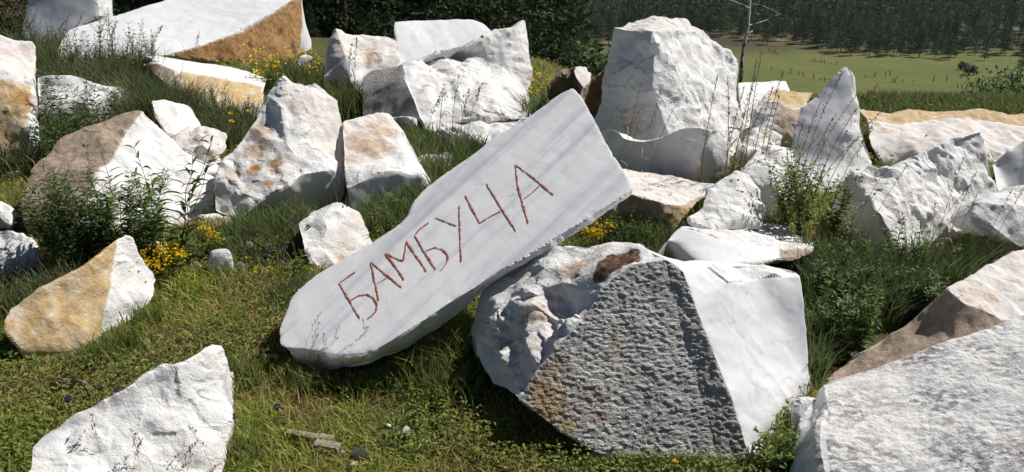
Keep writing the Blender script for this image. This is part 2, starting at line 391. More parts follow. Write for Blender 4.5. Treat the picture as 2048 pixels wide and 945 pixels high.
    if stain_shade_marks:
        bvh = BVHTree.FromBMesh(bm)
        for (u, v, rx, ch, s, *ex) in stain_shade_marks:
            hit, _, _, dist = bvh.ray_cast(EYE, ray(u, v).normalized())
            if hit is None: continue
            rad = rx * dist / FPX; asp = ex[0] if ex else 1.0; ang = ex[1] if len(ex) > 1 else 0.0
            D = C - np.array(hit[:])
            ax = np.array([math.cos(ang), 0, math.sin(ang)])       # long axis of an elongated mark
            along = D @ ax; perp2 = np.maximum((D * D).sum(1) - along ** 2, 0)
            r2 = np.sqrt((along / asp) ** 2 + perp2) / rad
            f = np.clip(1.35 - r2 * 0.95, 0, 1) * s
            if ch == 3: st[:, 3] = np.minimum(st[:, 3], 1 - f)
            elif ch < 3: st[:, ch] = np.maximum(st[:, ch], f)
            else: cr[:, ch - 4] = np.maximum(cr[:, ch - 4], f)
    low = C[C[:, 2] < 0.12]
    if len(low) > 3:
        hl = hull2d([tuple(q) for q in low[::max(1, len(low) // 400)]])
        if hl is not None and len(hl) > 2: FOOT.append(hl)
    for f in bm.faces: f.material_index = mset.index(TYPES[tset[f.material_index]][0])
    for v in bm.verts: v.co -= base
    bm.faces.layers.int.remove(bm.faces.layers.int['hidden']); bm.faces.layers.int.remove(bm.faces.layers.int['grp'])
    bm.to_mesh(me)
    for tch in mset: me.materials.append(MAT[tch])
    for nm, arr in (('stain_shade', st), ('crust', cr)):
        a = me.color_attributes.new(nm, 'FLOAT_COLOR', 'POINT'); a.data.foreach_set('color', arr.ravel())
    me.polygons.foreach_set('use_smooth', np.ones(len(me.polygons), bool))
    me.set_sharp_from_angle(angle=math.radians(15))
    me.update()
    o = link(name, me, loc=base); tag(o, label, cat, group)
    ROCKS[name + str(len(ROCKS))] = o
    bm.free()
    return o
DEBUG = False
G1 = 'broken marble blocks strewn over the meadow'
# --- the inscribed slab
_a, _b, _c = at(640, 700, 3.08), at(1268, 387, 3.35), at(1145, 174, 4.3)
SN = (_b - _a).cross(_c - _a).normalized(); SLAB_PLANE = (_a, SN)
SLAB = rock('marble_slab', 'long pale grey marble slab carved with red lettering, leaning on a drilled block', 'slab',
 'a 557 690 p;b 558 655 p;c 570 630 p;d 580 598 p;e 597 578 p;f 635 548 p;g 700 510 p;h 760 475 p;i 800 450 p;j 815 433 p;k 822 408 p;l 850 378 p;m 900 340 p;n 960 300 p;o 985 275 p;q 1040 246 p;r 1090 210 p;s 1112 193 p;t 1145 174 p;'
 'u 1165 197 p;v 1190 240 p;w 1215 290 p;x 1250 345 p;y 1262 372 p;z 1255 384 p;A 1220 408 p;B 1180 432 p;C 1120 470 p;D 1060 506 p;E 1000 541 p;F 950 576 p;G 900 606 p;H 850 640 p;I 790 677 p;J 745 704 p;K 715 707 p;L 670 711 p;M 640 702 p;N 600 697 p;O 575 696 p;'
 '0 592 726 3.18;1 630 736 3.14;2 668 741 3.10;3 736 730 3.06;4 800 704 3.10;5 900 640 3.16;6 985 566 3.22;7 1060 522 3.22;8 1120 488 3.25;9 1185 445 3.31;X 1250 400 3.37;Y 1268 388 3.40',
 [('abcdefghijklmnoqrstuvwxyzABCDEFGHIJKLMNO', 'S'), ('NMLKJ3210O', 'W'), ('JIHGFE65 43'.replace(' ', ''), 'W'), ('EDCBAzyYX9876', 'W')],
 plane=SLAB_PLANE, t=0.16, amp=0.6, L=0.0105, shrink=0.95, floor=-0.06, chip=1.1)
# --- the drilled block under it
_a, _b, _c = at(1333, 519, 2.88), on_ground(1512, 955, -0.05), at(1039, 803, 2.56)
rock('marble_block', 'big block with drilled grey front and smooth white right side under the lettered slab', 'block',
 'a 1106 492 3.26;b 1172 499 3.2;c 1221 483 3.2;d 1263 484 3.12;e 1333 519 p;f 1365 541 p-.004;g 1394 622 p-.006;h 1434 723 p-.008;i 1466 803 p-.008;j 1493 894 p-.006;k 1512 955 g;'
 'l 1413 536 2.94;m 1445 529 3.08;n 1536 534 3.17;o 1587 539 3.17;p 1601 552 3.12;q 1609 600 3.07;r 1619 739 2.97;s 1626 800 g;'
 't 1514 560 3.03;u 1455 567 2.90;v 1269 528 p;w 1221 560 p;x 1202 579 p;y 1165 640 p;z 1135 672 p;A 1103 707 p;B 1072 735 p;C 1039 803 p;D 1124 867 p;E 1200 912 p;F 1274 955 p;'
 '1 1340 560 p.006;2 1372 680 p.008;3 1400 780 p.008;4 1425 870 p.008;5 1446 960 p.008;'
 'G 1124 563 2.98;H 1060 584 3.02;I 1007 627 3.02;J 957 678 2.98;K 953 707 2.94;L 972 742 2.89;M 990 768 2.86;N 1018 779 2.74;O 1142 612 2.93;P 1075 660 2.87;Q 1010 705 2.90;R 1030 745 2.79;S 1048 524 3.3;T 990 562 3.28;U 955 600 3.22;V 945 660 3.15;W 958 720 3.08',
 [('e12345FEDCBAzyxwv', 'G'), ('efghijk54321', 'G'), ('felutpqrskjihg', 'C'), ('lmnoptu', 'W'),
  ('abcdvwxyOG', 'W'), ('dev', 'W'), ('aGHI', 'W'), ('aSTUVJI', 'W'), ('VWKJ', 'W'), ('GOyzAPH', 'K'), ('HPQJI', 'K'), ('PABCRQ', 'K'), ('QRNMLKJ', 'W'), ('RCN', 'W')],
 plane=(_a, (_b - _a).cross(_c - _a).normalized()), t=0.55, amp=0.75, L=0.0075, shrink=0.85, chip=0.8, push=(0.05, 0.55, -0.15),
 stain_shade_marks=[(1235, 525, 42, 3, 1.0, 1.2, -0.3), (1205, 545, 26, 3, 0.9), (1262, 508, 18, 3, 1.0), (1150, 540, 40, 1, 0.8), (1080, 775, 26, 0, 0.55, 2, 1.5), (1095, 800, 70, 4, 0.62), (1180, 810, 90, 1, 0.42), (1120, 730, 50, 1, 0.5), (1140, 850, 40, 4, 0.5), (1225, 680, 18, 0, 0.5, 4, 1.5), (1205, 790, 18, 0, 0.42, 3.5, 1.5), (1235, 850, 16, 0, 0.45, 3, 1.5),
         (1300, 560, 60, 2, 0.42), (1060, 630, 26, 1, 0.6, 2, 0.3), (1000, 690, 20, 1, 0.5, 2, 0.2)])
# --- foreground, right
rock('marble_block', 'huge speckled white block with hammered top filling the lower right corner', 'block',
 'a 1652 772 2.72;b 1700 756 2.74;c 1800 716 2.78;d 1900 681 2.82;e 1980 661 2.85;f 2012 641 2.88;g 2100 620 2.95;h 2200 600 3.0;i 2200 1060 1.9;j 1900 1060 1.98;k 1668 1060 2.05;l 1660 945 2.2;m 1652 870 2.34;n 1657 800 2.55;'
 'o 1636 792 2.72;q 1602 828 2.62;r 1592 872 2.5;s 1578 950 2.35;u 1572 1060 g',
 [('abcdefghijklmn', 'R'), ('anmlkusrqo', 'W')], t=0.9, amp=0.8, L=0.010, push=(0.25, 0.55, -0.45), shrink=0.92,
 stain_shade_marks=[(1745, 860, 20, 2, 0.55, 5, 1.5), (1690, 850, 45, 1, 0.35, 3, 1.6), (2030, 890, 40, 1, 0.35)])
rock('marble_block', 'pinkish tilted rock with brown shaded underside behind the speckled corner block', 'block',
 'a 1650 765 3.05;b 1690 727 3.15;c 1752 688 3.2;d 1830 632 3.25;e 1865 602 3.25;f 1893 578 3.22;g 1935 553 3.35;h 2000 518 3.5;i 2060 490 3.62;j 2160 460 3.75;k 2160 650 3.1;l 2060 645 3.05;m 2012 642 3.04;n 1995 628 3.06;o 1930 606 3.12;'
 'p 1985 670 3.0;q 1900 700 2.98;r 1800 735 2.98;s 1700 775 3.0',
 [('fghijklmno', 'P'), ('abcdefonmpqrs', 'T')], t=0.6, amp=0.7, push=(0.1, 0.35, -0.35), shrink=0.85, stain_shade_marks=[(1960, 590, 40, 1, 0.5, 2, 0.4)])
rock('loose_rock', 'small white stone wedged between drilled block and speckled corner block', 'stone',
 'a 1597 806 2.70;b 1628 800 2.71;c 1638 830 2.68;d 1612 855 2.62;e 1588 880 g;f 1586 830 2.66', [('abcdef', 'W')], t=0.12, amp=0.6, group='small loose stones')
# --- foreground, left
rock('marble_block', 'bright white fin-shaped rock in the lower left foreground, seed heads before it', 'block',
 'a 428 685 2.75;b 443 693 2.78;c 448 740 2.72;d 441 790 2.64;e 456 850 2.56;f 450 910 2.46;g 440 960 2.38;h 430 1040 g;i 20 1040 g;j 30 985 2.12;k 60 930 2.2;l 64 890 2.28;m 85 860 2.33;n 120 840 2.36;o 200 803 2.44;p 250 778 2.48;q 300 745 2.55;r 325 731 2.58;s 345 734 2.58;t 370 724 2.61;u 400 705 2.68;'
 'x 330 830 2.42;y 230 880 2.3;z 370 770 2.58',
 [('abcdez', 'W'), ('azxysrqponml'[:1] + 'zrstu'[:1] + 'tu'[:0] + 'xstu', 'W')] if 0 else
 [('abcdez', 'W'), ('azstu', 'W'), ('zxrs', 'W'), ('xyponqr'.replace('onq', 'oq').replace('po', 'op'), 'W'), ('zedx'.replace('d', 'f'), 'W'), ('xfghy', 'W'), ('yhijklmno', 'W')] if 0 else
 [('abcdefghijklmnopqrstu', 'W')], t=0.35, amp=0.75, L=0.010, push=(-0.05, 0.3, -0.25), shrink=0.9,
 stain_shade_marks=[(365, 800, 22, 2, 0.42, 4, 1.5), (410, 760, 30, 2, 0.3)])
rock('marble_block', 'ochre-faced rock with white right side standing in the grass at left', 'block',
 'a 235 478 3.85;b 255 471 3.92;c 266 482 3.95;d 290 520 3.95;e 319 556 3.98;f 303 600 3.82;g 268 640 3.68;h 205 668 3.5;i 175 708 3.35;j 150 738 g;k 128 742 g;l 60 732 g;m 40 700 3.22;n 10 662 3.22;o 5 640 3.25;p 20 610 3.3;q 80 578 3.4;r 180 526 3.6;s 206 505 3.7;t 226 530 3.75;u 222 560 3.68;v 210 620 3.55',
 [('astuvhijklmnopqr'.replace('as', 'a').replace('r', 'rs') if 0 else 'atuvhijklmnopqrs', 'O'), ('abcdefghvut', 'W')], t=0.4, amp=0.6, L=0.011, shrink=0.8,
 stain_shade_marks=[(225, 515, 14, 1, 0.6), (170, 690, 45, 1, 0.5), (140, 560, 60, 1, 0.3)])
rock('marble_block', 'white rock dappled with leaf shadow at the left edge', 'block',
 'a -50 452 4.3;b 20 462 4.3;c 58 475 4.32;d 76 500 4.28;e 68 545 4.15;f 42 585 g;g -50 600 g', [('abcdefg', 'W')], t=0.5, amp=1.0)
rock('marble_block', 'small grey-white wedge at the left edge above the dappled rock', 'block',
 'a -40 398 5.15;b 0 402 5.15;c 38 424 5.1;d 20 450 4.98;e 30 470 g;f -40 475 g', [('abcd', 'W'), ('adef'.replace('a', 'a'), 'W')], t=0.3, amp=0.7)
rock('marble_block', 'brown-faced boulder with white right side behind the narrow-leaved weeds', 'block',
 'a 272 219 6.0;b 286 222 6.0;c 245 275 5.7;d 228 312 5.5;e 196 345 5.3;f 172 402 5.0;g 150 450 4.9;h 118 494 g;i 62 484 4.85;j 48 445 4.95;k 38 398 5.1;l 50 362 5.3;m 82 318 5.5;n 130 275 5.7;o 198 245 5.9;'
 'p 312 252 6.1;q 345 280 6.1;r 372 312 6.0;s 400 323 6.05;t 425 350 6.0;u 455 373 5.95;v 426 404 5.6;w 431 424 5.4;x 385 440 5.25;y 340 456 5.1;z 290 470 5.0;A 388 345 5.75;B 330 330 5.65;C 220 500 g',
 [('abcdefghijklmno', 'T'), ('bpqBdc', 'W'), ('qrABdB'[:0] + 'qrAB', 'W'), ('rstuvA', 'W'), ('Avwxy', 'W'), ('dBAyzfe', 'W'), ('fzChg', 'W')], t=0.7, amp=0.8, shrink=0.7,
 stain_shade_marks=[(120, 400, 40, 1, 0.5), (178, 282, 12, 3, 0.42, 3.5, 0.45), (150, 320, 12, 3, 0.36, 4, 0.6), (90, 440, 30, 4, 0.4)])
rock('marble_block', 'low ochre block tucked under the brown-faced boulder', 'block',
 'a 335 460 4.85;b 400 432 4.95;c 430 426 5.1;d 462 432 5.1;e 487 466 4.88;f 470 482 g;g 400 488 g;h 330 485 g', [('abcdefgh'.replace('c', ''), 'O'), ('bcd', 'W')], t=0.4, amp=0.6)
rock('marble_block', 'ochre and white boulder cut by the left edge of the picture', 'block',
 'a -60 70 7.1;b 0 73 7.3;c 28 82 7.4;d 70 85 7.5;e 75 105 7.45;f 68 150 7.25;g 35 164 7.05;h 0 156 6.95;i -60 150 6.85;j 64 172 7.15;k 74 235 7.0;l 80 300 6.75;m 74 342 g;n 0 356 g;o -60 356 g;p 60 300 6.6;q 58 240 6.85',
 [('abcdefghi', 'P'), ('hgjqpmno'.replace('h', 'ih'), 'O'), ('gfjx'.replace('x', ''), 'W'), ('fklmpqj', 'W')], t=0.7, amp=1.0,
 stain_shade_marks=[(50, 200, 22, 0, 0.8, 1.5, 1.5), (20, 190, 30, 0, 0.4), (60, 315, 18, 1, 0.6)])
rock('marble_block', 'white block with shaded facet behind the weeds at left', 'block',
 'a 72 152 8.6;b 150 150 8.7;c 186 166 8.7;d 255 180 8.9;e 268 212 8.6;f 252 240 8.4;g 232 255 g;h 200 268 g;i 172 268 g;j 172 205 8.2;k 90 268 g;l 75 210 8.4;m 196 182 8.45;n 226 190 8.5',
 [('abcmjikl', 'W'), ('cdnm', 'W'), ('mnghij', 'C'), ('defgn', 'W')], t=0.6, amp=0.9)
rock('marble_block', 'chunky white block with pinkish left side above the brown-faced boulder', 'block',
 'a 302 202 6.6;b 325 200 6.75;c 348 206 6.8;d 380 211 6.85;e 396 233 6.8;f 406 250 6.75;g 398 275 6.5;h 345 278 6.3;i 330 268 6.3;j 312 242 6.4;k 345 300 g;l 330 300 g', [('ablkhij'.replace('b', '').replace('lk', 'l').replace('h', ''), 'T'), ('abcdefghij'[:9].replace('j', '') , 'W')] if 0 else
 [('aijl'.replace('l', ''), 'T'), ('abcdefghi', 'W')], t=0.4, amp=0.7)
rock('marble_block', 'lumpy pink-white stone beside the pyramid boulder', 'block',
 'a 372 262 6.4;b 402 252 6.45;c 430 255 6.45;d 452 272 6.4;e 456 300 6.25;f 440 322 6.15;g 410 335 6.1;h 375 322 6.1;i 345 300 6.15;j 338 275 6.3;k 405 290 6.15', [('abckj'.replace('j', ''), 'P'), ('cdefk', 'P'), ('kfghi', 'W'), ('akij', 'P')], t=0.5, amp=1.2, floor=-0.2, stain_shade_marks=[(420, 310, 16, 1, 0.6)])
rock('marble_block', 'tall pyramid boulder with brown streaks down its grey left face', 'block',
 'a 570 148 6.1;b 588 167 6.1;c 612 176 6.1;d 626 168 6.15;e 650 180 6.2;f 674 204 6.2;g 681 232 6.15;h 687 262 6.1;i 688 325 5.9;j 692 378 5.75;k 655 341 5.55;l 602 349 5.4;m 578 376 5.3;n 532 398 5.25;o 480 438 5.15;p 430 426 5.2;q 428 372 5.35;r 440 330 5.5;s 470 296 5.6;t 510 240 5.8;u 531 195 5.95;v 552 160 6.05;'
 'w 560 212 5.85;x 575 290 5.6;y 620 300 5.7;z 612 240 5.85;A 520 445 g;B 480 446 g;C 600 425 5.5;D 690 400 5.7;E 600 322 5.55',
 [('avutsrqponmlExw', 'W'), ('abcdezw'.replace('e', 'e'), 'P'), ('efghiyz', 'P'), ('wzyEx', 'W'), ('yijklE', 'W'), ('ABon'.replace('o', 'o'), 'C'), ('nmlkjDCA', 'C')], t=0.6, amp=1.0, shrink=0.72,
 stain_shade_marks=[(515, 300, 30, 1, 0.75, 2.5, 1.3), (535, 365, 18, 0, 0.6, 3, 1.4), (470, 350, 26, 1, 0.5, 2, 1.2), (655, 300, 26, 6, 0.8), (640, 220, 30, 6, 0.8), (520, 260, 22, 1, 0.9, 2, 1.2), (510, 340, 18, 0, 0.75, 2.5, 1.4), (550, 330, 24, 0, 0.6, 2.5, 1.4), (500, 380, 26, 1, 0.5), (590, 215, 16, 1, 0.55, 2.5, -1.1), (610, 330, 20, 2, 0.5), (545, 190, 18, 2, 0.4), (640, 260, 30, 1, 0.25)])
rock('marble_block', 'square block with orange-tan patch on its tilted face, right of the pyramid boulder', 'block',
 'a 684 242 6.1;b 740 230 6.3;c 780 228 6.4;d 800 252 6.3;e 835 310 6.1;f 866 374 5.9;g 846 352 5.65;h 800 348 5.55;i 756 350 5.5;j 720 365 5.45;k 692 378 5.42;l 688 335 5.6;m 858 392 5.75;n 780 415 5.5;o 700 424 5.4;p 810 296 6.0',
 [('abcdpl', 'P'), ('lpdefghijk'.replace('d', '') if 0 else 'lphijk', 'W'), ('pdefgh', 'W'), ('kjihgfmno', 'C')], t=0.5, amp=0.75, shrink=0.8,
 stain_shade_marks=[(740, 290, 40, 1, 0.95, 1.4, 0.2), (760, 260, 30, 1, 0.8, 1.5, 0), (700, 320, 24, 1, 0.6), (710, 250, 20, 2, 0.5)])
rock('marble_block', 'knee-high white boulder half hidden by the upper edge of the lettered slab', 'block',
 'a 675 401 4.75;b 692 406 4.8;c 716 426 4.8;d 731 456 4.75;e 752 492 4.65;f 720 520 4.5;g 690 555 g;h 648 550 g;i 620 525 4.35;j 602 484 4.45;k 592 446 4.55;l 612 432 4.6;m 642 410 4.7;n 655 455 4.55;o 640 490 4.45',
 [('abcnlm'.replace('b', 'b'), 'W'), ('cdefgon', 'P'), ('lnoghijk'.replace('l', 'l'), 'W')], t=0.45, amp=0.9, stain_shade_marks=[(680, 515, 14, 0, 0.55), (690, 450, 26, 1, 0.3)])
# --- back row, left
rock('marble_slab', 'long tilted white slab with rust-orange underside at top left', 'slab',
 'a 110 146 11.6;b 106 130 11.8;c 114 92 12.3;d 135 60 12.9;e 230 30 13.6;f 350 -6 14.6;g 430 -40 15.6;h 590 -30 15.4;i 604 -12 15.0;j 575 6 14.3;k 512 42 13.6;l 470 66 13.2;m 400 92 12.6;n 330 110 12.1;o 220 135 11.7;'
 'p 605 60 14.6;q 598 112 14.2;r 588 126 13.9;s 480 128 13.1;t 400 121 12.55',
 [('abcdefghijklmno', 'C'), ('nmlkjipqrst', 'U')], t=1.2, amp=1.0, push=(0.2, 1.2, -0.9), shrink=0.8, L=0.05,
 stain_shade_marks=[(500, 92, 11, 3, 0.62, 8, 0.5), (560, 62, 9, 3, 0.62, 8, 0.6), (440, 116, 9, 3, 0.7, 10, 0.15), (588, 100, 14, 3, 0.6, 3, 1.3), (545, 85, 22, 4, 0.8, 3, 0.5), (580, 40, 10, 4, 0.7, 4, 0.6)])
rock('marble_slab', 'grey shaded upright slab with white right edge at the top left corner', 'slab',
 'a 55 0 15.0;b 70 -40 15.1;c 180 -40 15.0;d 196 0 14.9;e 200 35 14.8;f 150 60 14.6;g 120 130 14.3;h 28 130 14.3;i 222 -40 15.6;j 228 30 15.4;k 215 60 15.2',
 [('abcdefgh', 'C'), ('cijkfed', 'W')], t=0.6, amp=0.6, L=0.06)
rock('marble_slab', 'low pale slab with tan front edge under the rust-orange slab', 'slab',
 'a 284 108 10.3;b 340 116 10.6;c 470 136 10.8;d 494 142 10.8;e 536 156 10.6;f 530 172 10.1;g 440 156 9.7;h 345 140 9.5;i 318 128 9.6;j 528 224 g;k 430 224 9.0;l 392 212 8.9;m 322 160 9.2;n 285 130 9.8',
 [('abcdefghi', 'C'), ('hgfjkl', 'O'), ('ihlmn', 'T')], t=0.8, amp=0.8, L=0.04, shrink=0.9)
rock('marble_block', 'small crinkled white rock among yellow flowers left of the split boulders', 'block',
 'a 590 128 11.8;b 606 107 12.0;c 625 112 12.0;d 650 130 11.9;e 652 150 11.6;f 625 158 g;g 596 148 11.6', [('abcdefg', 'W')], t=0.5, amp=1.0, L=0.035)
# --- back row, centre
rock('marble_block', 'peach-sided block at the left of the split white boulder group', 'block',
 'a 671 57 9.4;b 655 85 9.3;c 650 118 9.2;d 652 160 9.0;e 660 215 g;f 715 215 g;g 702 165 8.9;h 694 140 8.95;i 690 110 9.1;j 680 85 9.25;k 712 72 9.6;l 762 75 9.7;m 792 80 9.7;n 796 100 9.5;o 800 150 9.2;p 800 225 g;q 718 190 8.85;r 730 130 9.2',
 [('abcdefqghij'.replace('q', ''), 'P'), ('ajihrnmlk'.replace('h', ''), 'P'), ('irqgh'.replace('i', 'i'), 'W'), ('rnopfgq'.replace('fgq', 'fgq'), 'P')] if 0 else
 [('abcdefghij', 'P'), ('ajirnmlk', 'P'), ('irqgh', 'W'), ('rnopfgq', 'P')], t=0.8, amp=1.0, L=0.035, stain_shade_marks=[(740, 110, 30, 1, 0.6), (672, 130, 25, 1, 0.45)])
rock('marble_slab', 'smooth white slab with a flat top rising behind the split boulder', 'slab',
 'a 786 43 9.9;b 850 40 10.1;c 940 38 10.3;d 970 48 10.3;e 985 62 10.2;f 975 120 9.8;g 870 140 9.5;h 800 140 9.4;i 794 128 9.45;j 795 220 9.8;k 985 220 9.9',
 [('abcdefghi', 'C'), ('ihgfkj', 'W')], t=0.7, amp=0.9, L=0.035)
rock('marble_block', 'largest craggy white boulder with a pointed right peak, back centre', 'block',
 'a 800 132 8.6;b 832 120 8.75;c 880 100 9.0;d 925 92 9.1;e 960 72 9.3;f 990 56 9.5;g 1005 58 9.5;h 1028 55 9.6;i 1040 42 9.75;j 1051 38 9.8;k 1056 70 9.7;l 1060 110 9.5;m 1066 165 9.2;n 1060 178 9.1;o 1062 240 8.3;p 1040 300 g;q 960 310 g;r 900 290 7.6;s 850 262 7.75;t 842 240 7.8;u 828 200 8.0;v 812 165 8.3;'
 'w 724 150 8.8;x 722 200 8.5;y 722 238 8.3;z 790 245 8.0;A 745 138 8.8;B 786 134 8.7;C 890 150 8.7;D 960 150 8.8;E 900 220 8.05;F 985 225 8.1;1 846 126 9.0;2 926 114 9.32;4 905 246 7.93;5 985 240 8.03;6 1048 238 8.2;7 908 256 8.22;8 985 251 8.32;9 1046 248 8.5',
 [('ABavutzyxw', 'G'), ('ab1Cuv', 'W'), ('bcd21', 'W'), ('12DC', 'W'), ('defghijklmD2', 'W'), ('CDFEu', 'W'), ('DmnoF', 'W'), ('uE4st', 'W'), ('EFo654', 'W'), ('456987', 'W'), ('47896opqrs', 'W')], t=1.0, amp=1.1, L=0.03, shrink=0.7,  # grey type on the left face paints in that side's shade
 stain_shade_marks=[(830, 235, 20, 1, 0.45), (885, 140, 14, 2, 0.7, 1.5, -0.8), (905, 115, 16, 2, 0.6, 2, 0.3), (930, 248, 10, 2, 0.8, 5, 0.1), (1010, 235, 10, 2, 0.8, 5, 0.05), (780, 180, 30, 2, 0.7), (990, 250, 14, 2, 0.6, 2, -0.9)])  # grey spots paint the shade of notches, crack and left side; tan is stain
for i, (vs, lab) in enumerate([
 ('a 782 232 7.7;b 800 230 7.8;c 832 238 7.8;d 838 262 7.6;e 800 266 g;f 780 262 7.6', 'small white stone between the tan-patched block and the craggy boulder'),
 ('a 870 262 7.4;b 915 256 7.45;c 950 275 7.35;d 965 300 7.2;e 930 315 g;f 880 312 g', 'low white stone at the foot of the craggy boulder'),
 ('a 838 316 6.6;b 870 308 6.65;c 912 302 6.7;d 918 328 6.6;e 905 345 6.5;f 870 350 g;g 842 340 6.5', 'flat white stone beside the upper edge of the lettered slab')]):
    rock('loose_rock', lab, 'stone', vs, [('abcdefg'[:vs.count(';') + 1], 'W')], t=0.3, amp=1.0, group='small loose stones')
# --- back row, right
rock('marble_block', 'brown rock in shade left of the tall white block', 'block',
 'a 1093 170 8.1;b 1108 150 8.2;c 1150 132 8.5;d 1172 134 8.55;e 1185 150 8.3;f 1172 185 8.0;g 1165 240 g;h 1100 250 g;i 1148 150 8.2', [('abcighx'[:4] + 'ghx'[:0] + 'fgh', 'B'), ('cdefi'.replace('f', 'f'), 'P')] if 0 else
 [('abcifgh', 'B'), ('cdefi', 'P')], t=0.5, amp=0.9, L=0.035)
rock('marble_block', 'rounded tan rock squeezed between the brown rock and the tall white block', 'block',
 'a 1162 180 7.7;b 1180 162 7.9;c 1205 140 8.1;d 1225 142 8.1;e 1228 180 7.8;f 1215 250 g;g 1170 255 g;h 1160 215 7.5', [('abcdefgh', 'B')], t=0.5, amp=0.9, L=0.03)
rock('marble_block', 'tallest white block with bluish shaded left side and bright right side', 'block',
 'a 1228 56 7.0;b 1262 47 7.3;c 1330 38 7.6;d 1370 42 7.75;e 1400 62 7.7;f 1420 72 7.75;g 1432 92 7.7;h 1462 103 7.8;i 1477 120 7.8;j 1474 155 7.7;k 1482 245 7.3;l 1486 330 g;m 1345 345 6.5;n 1336 266 6.48;o 1318 212 6.55;p 1305 172 6.6;q 1310 92 6.75;r 1305 62 6.8;s 1275 60 6.9;t 1190 245 7.0;u 1200 205 7.0;v 1214 140 7.0;w 1190 330 7.0;x 1345 330 6.48;y 1225 330 6.9',
 [('abcdersx'[:5] + 'rs', 'P'), ('asrqponmywtuv'.replace('x', ''), 'W'), ('refghijklmnopq', 'W')], t=0.8, amp=0.9, L=0.018, shrink=0.75,
 stain_shade_marks=[(1265, 245, 50, 1, 0.45), (1300, 260, 30, 1, 0.4), (1265, 95, 26, 2, 0.25)])
rock('marble_slab', 'blue-grey shaded sawn slab with wavy top edge in front of the tallest block', 'slab',
 'a 1196 264 6.13;b 1212 258 6.08;c 1226 259 6.04;d 1240 266 6.00;e 1250 279 5.98;f 1285 284 5.89;g 1320 276 5.78;h 1355 260 5.67;i 1368 256 5.64;j 1400 256 5.55;k 1416 260 5.50;l 1412 280 5.53;m 1404 305 5.56;n 1392 345 5.62;o 1395 385 5.64;p 1240 350 6.05;q 1190 330 6.18;'
 'r 1440 262 5.75;s 1456 285 5.75;t 1462 330 5.7;u 1440 390 5.65',
 [('abcdefghijklmnopq', 'S'), ('krstuonml', 'W')], t=0.35, amp=0.6, L=0.018)
rock('marble_block', 'pink-white slab-topped rock with brown front behind the end of the lettered slab', 'block',
 'a 1225 338 5.4;b 1245 335 5.5;c 1282 341 5.55;d 1380 358 5.5;e 1432 368 5.35;f 1426 384 5.1;g 1390 396 4.95;h 1362 411 4.8;i 1336 408 4.75;j 1300 396 4.75;k 1262 386 4.8;l 1225 375 4.9;m 1325 440 4.72;n 1305 478 g;o 1240 480 g;p 1195 470 4.72;q 1380 420 4.85;r 1340 470 4.7',
 [('abcdefghijkl', 'P'), ('lkjimnop', 'B'), ('ihgfqrnm', 'O')], t=0.4, amp=0.8, L=0.016, stain_shade_marks=[(1350, 372, 10, 1, 0.5, 8, -0.1), (1300, 355, 6, 1, 0.5, 9, -0.1), (1385, 415, 20, 1, 0.7)])
rock('marble_block', 'white pointed lump resting on the flat rock beside the leafy shrub', 'block',
 'a 1378 448 4.3;b 1376 435 4.35;c 1402 410 4.45;d 1420 378 4.6;e 1450 358 4.7;f 1472 346 4.75;g 1495 350 4.8;h 1515 385 4.7;i 1528 430 4.55;j 1520 456 4.45;k 1452 458 4.3;l 1420 464 4.25;m 1462 440 4.32;n 1480 400 4.5',
 [('abcdefnmlk'.replace('lk', 'kl') if 0 else 'abcdefnml', 'W'), ('fghijkmn', 'W'), ('mkl', 'W')], t=0.4, amp=0.9, L=0.014)
rock('marble_block', 'white rounded rock partly hidden behind the leafy shrub', 'block',
 'a 1472 348 5.2;b 1495 325 5.3;c 1518 298 5.45;d 1550 290 5.55;e 1584 298 5.55;f 1592 345 5.3;g 1590 410 5.0;h 1570 460 g;i 1480 460 g', [('abcdefghi', 'W')], t=0.4, amp=1.0, L=0.018)
rock('marble_slab', 'flat white rock with grey veined front behind the drilled block', 'slab',
 'a 1308 516 3.75;b 1335 480 4.0;c 1358 456 4.25;d 1420 450 4.5;e 1500 446 4.65;f 1562 452 4.6;g 1632 486 4.25;h 1625 500 4.1;i 1562 495 3.95;j 1500 490 3.9;k 1440 478 3.95;l 1386 461 4.05;m 1555 520 3.85;n 1520 530 3.8;o 1460 528 3.75;p 1400 540 3.7;q 1320 560 g;r 1600 520 3.95',
 [('cdefghijkl', 'W'), ('abclkjionpq'.replace('n', 'n').replace('ion', 'imno').replace('imno', 'imno')[:0] + 'abclkjimnopq', 'C'), ('ghrmi'.replace('g', ''), 'B')], t=0.5, amp=0.7, L=0.014, shrink=0.85,
 stain_shade_marks=[(1480, 510, 8, 2, 0.5, 5, 0.9), (1560, 500, 12, 2, 0.5, 5, 0.9)])
rock('marble_slab', 'pointed upright shard with pale grey face and bright right edge', 'slab',
 'a 1688 131 6.5;b 1665 155 6.45;c 1632 194 6.4;d 1602 214 6.35;e 1588 265 6.25;f 1576 325 6.15;g 1580 400 g;h 1665 400 g;i 1690 330 6.15;j 1690 262 6.25;k 1706 246 6.3;l 1708 200 6.4;m 1697 134 6.52;n 1712 185 6.6;o 1722 234 6.55;p 1716 246 6.5;q 1745 322 6.4;r 1740 390 g',
 [('abcdefghijklm', 'C'), ('mnopkl'.replace('pk', 'pk'), 'W'), ('kpqrhij', 'W')], t=0.3, amp=0.7, L=0.020, stain_shade_marks=[(1660, 240, 20, 2, 0.3, 2, 0.8)])
rock('marble_block', 'white block with a level top in the gap right of the tallest block', 'block',
 'a 1474 162 8.4;b 1520 164 8.5;c 1574 160 8.6;d 1582 182 8.4;e 1575 300 7.7;f 1560 310 g;g 1470 310 g;h 1530 190 8.2;i 1480 230 7.9', [('abcdhi'.replace('d', 'd'), 'C'), ('ihdefg', 'W')], t=0.5, amp=0.6, L=0.03)
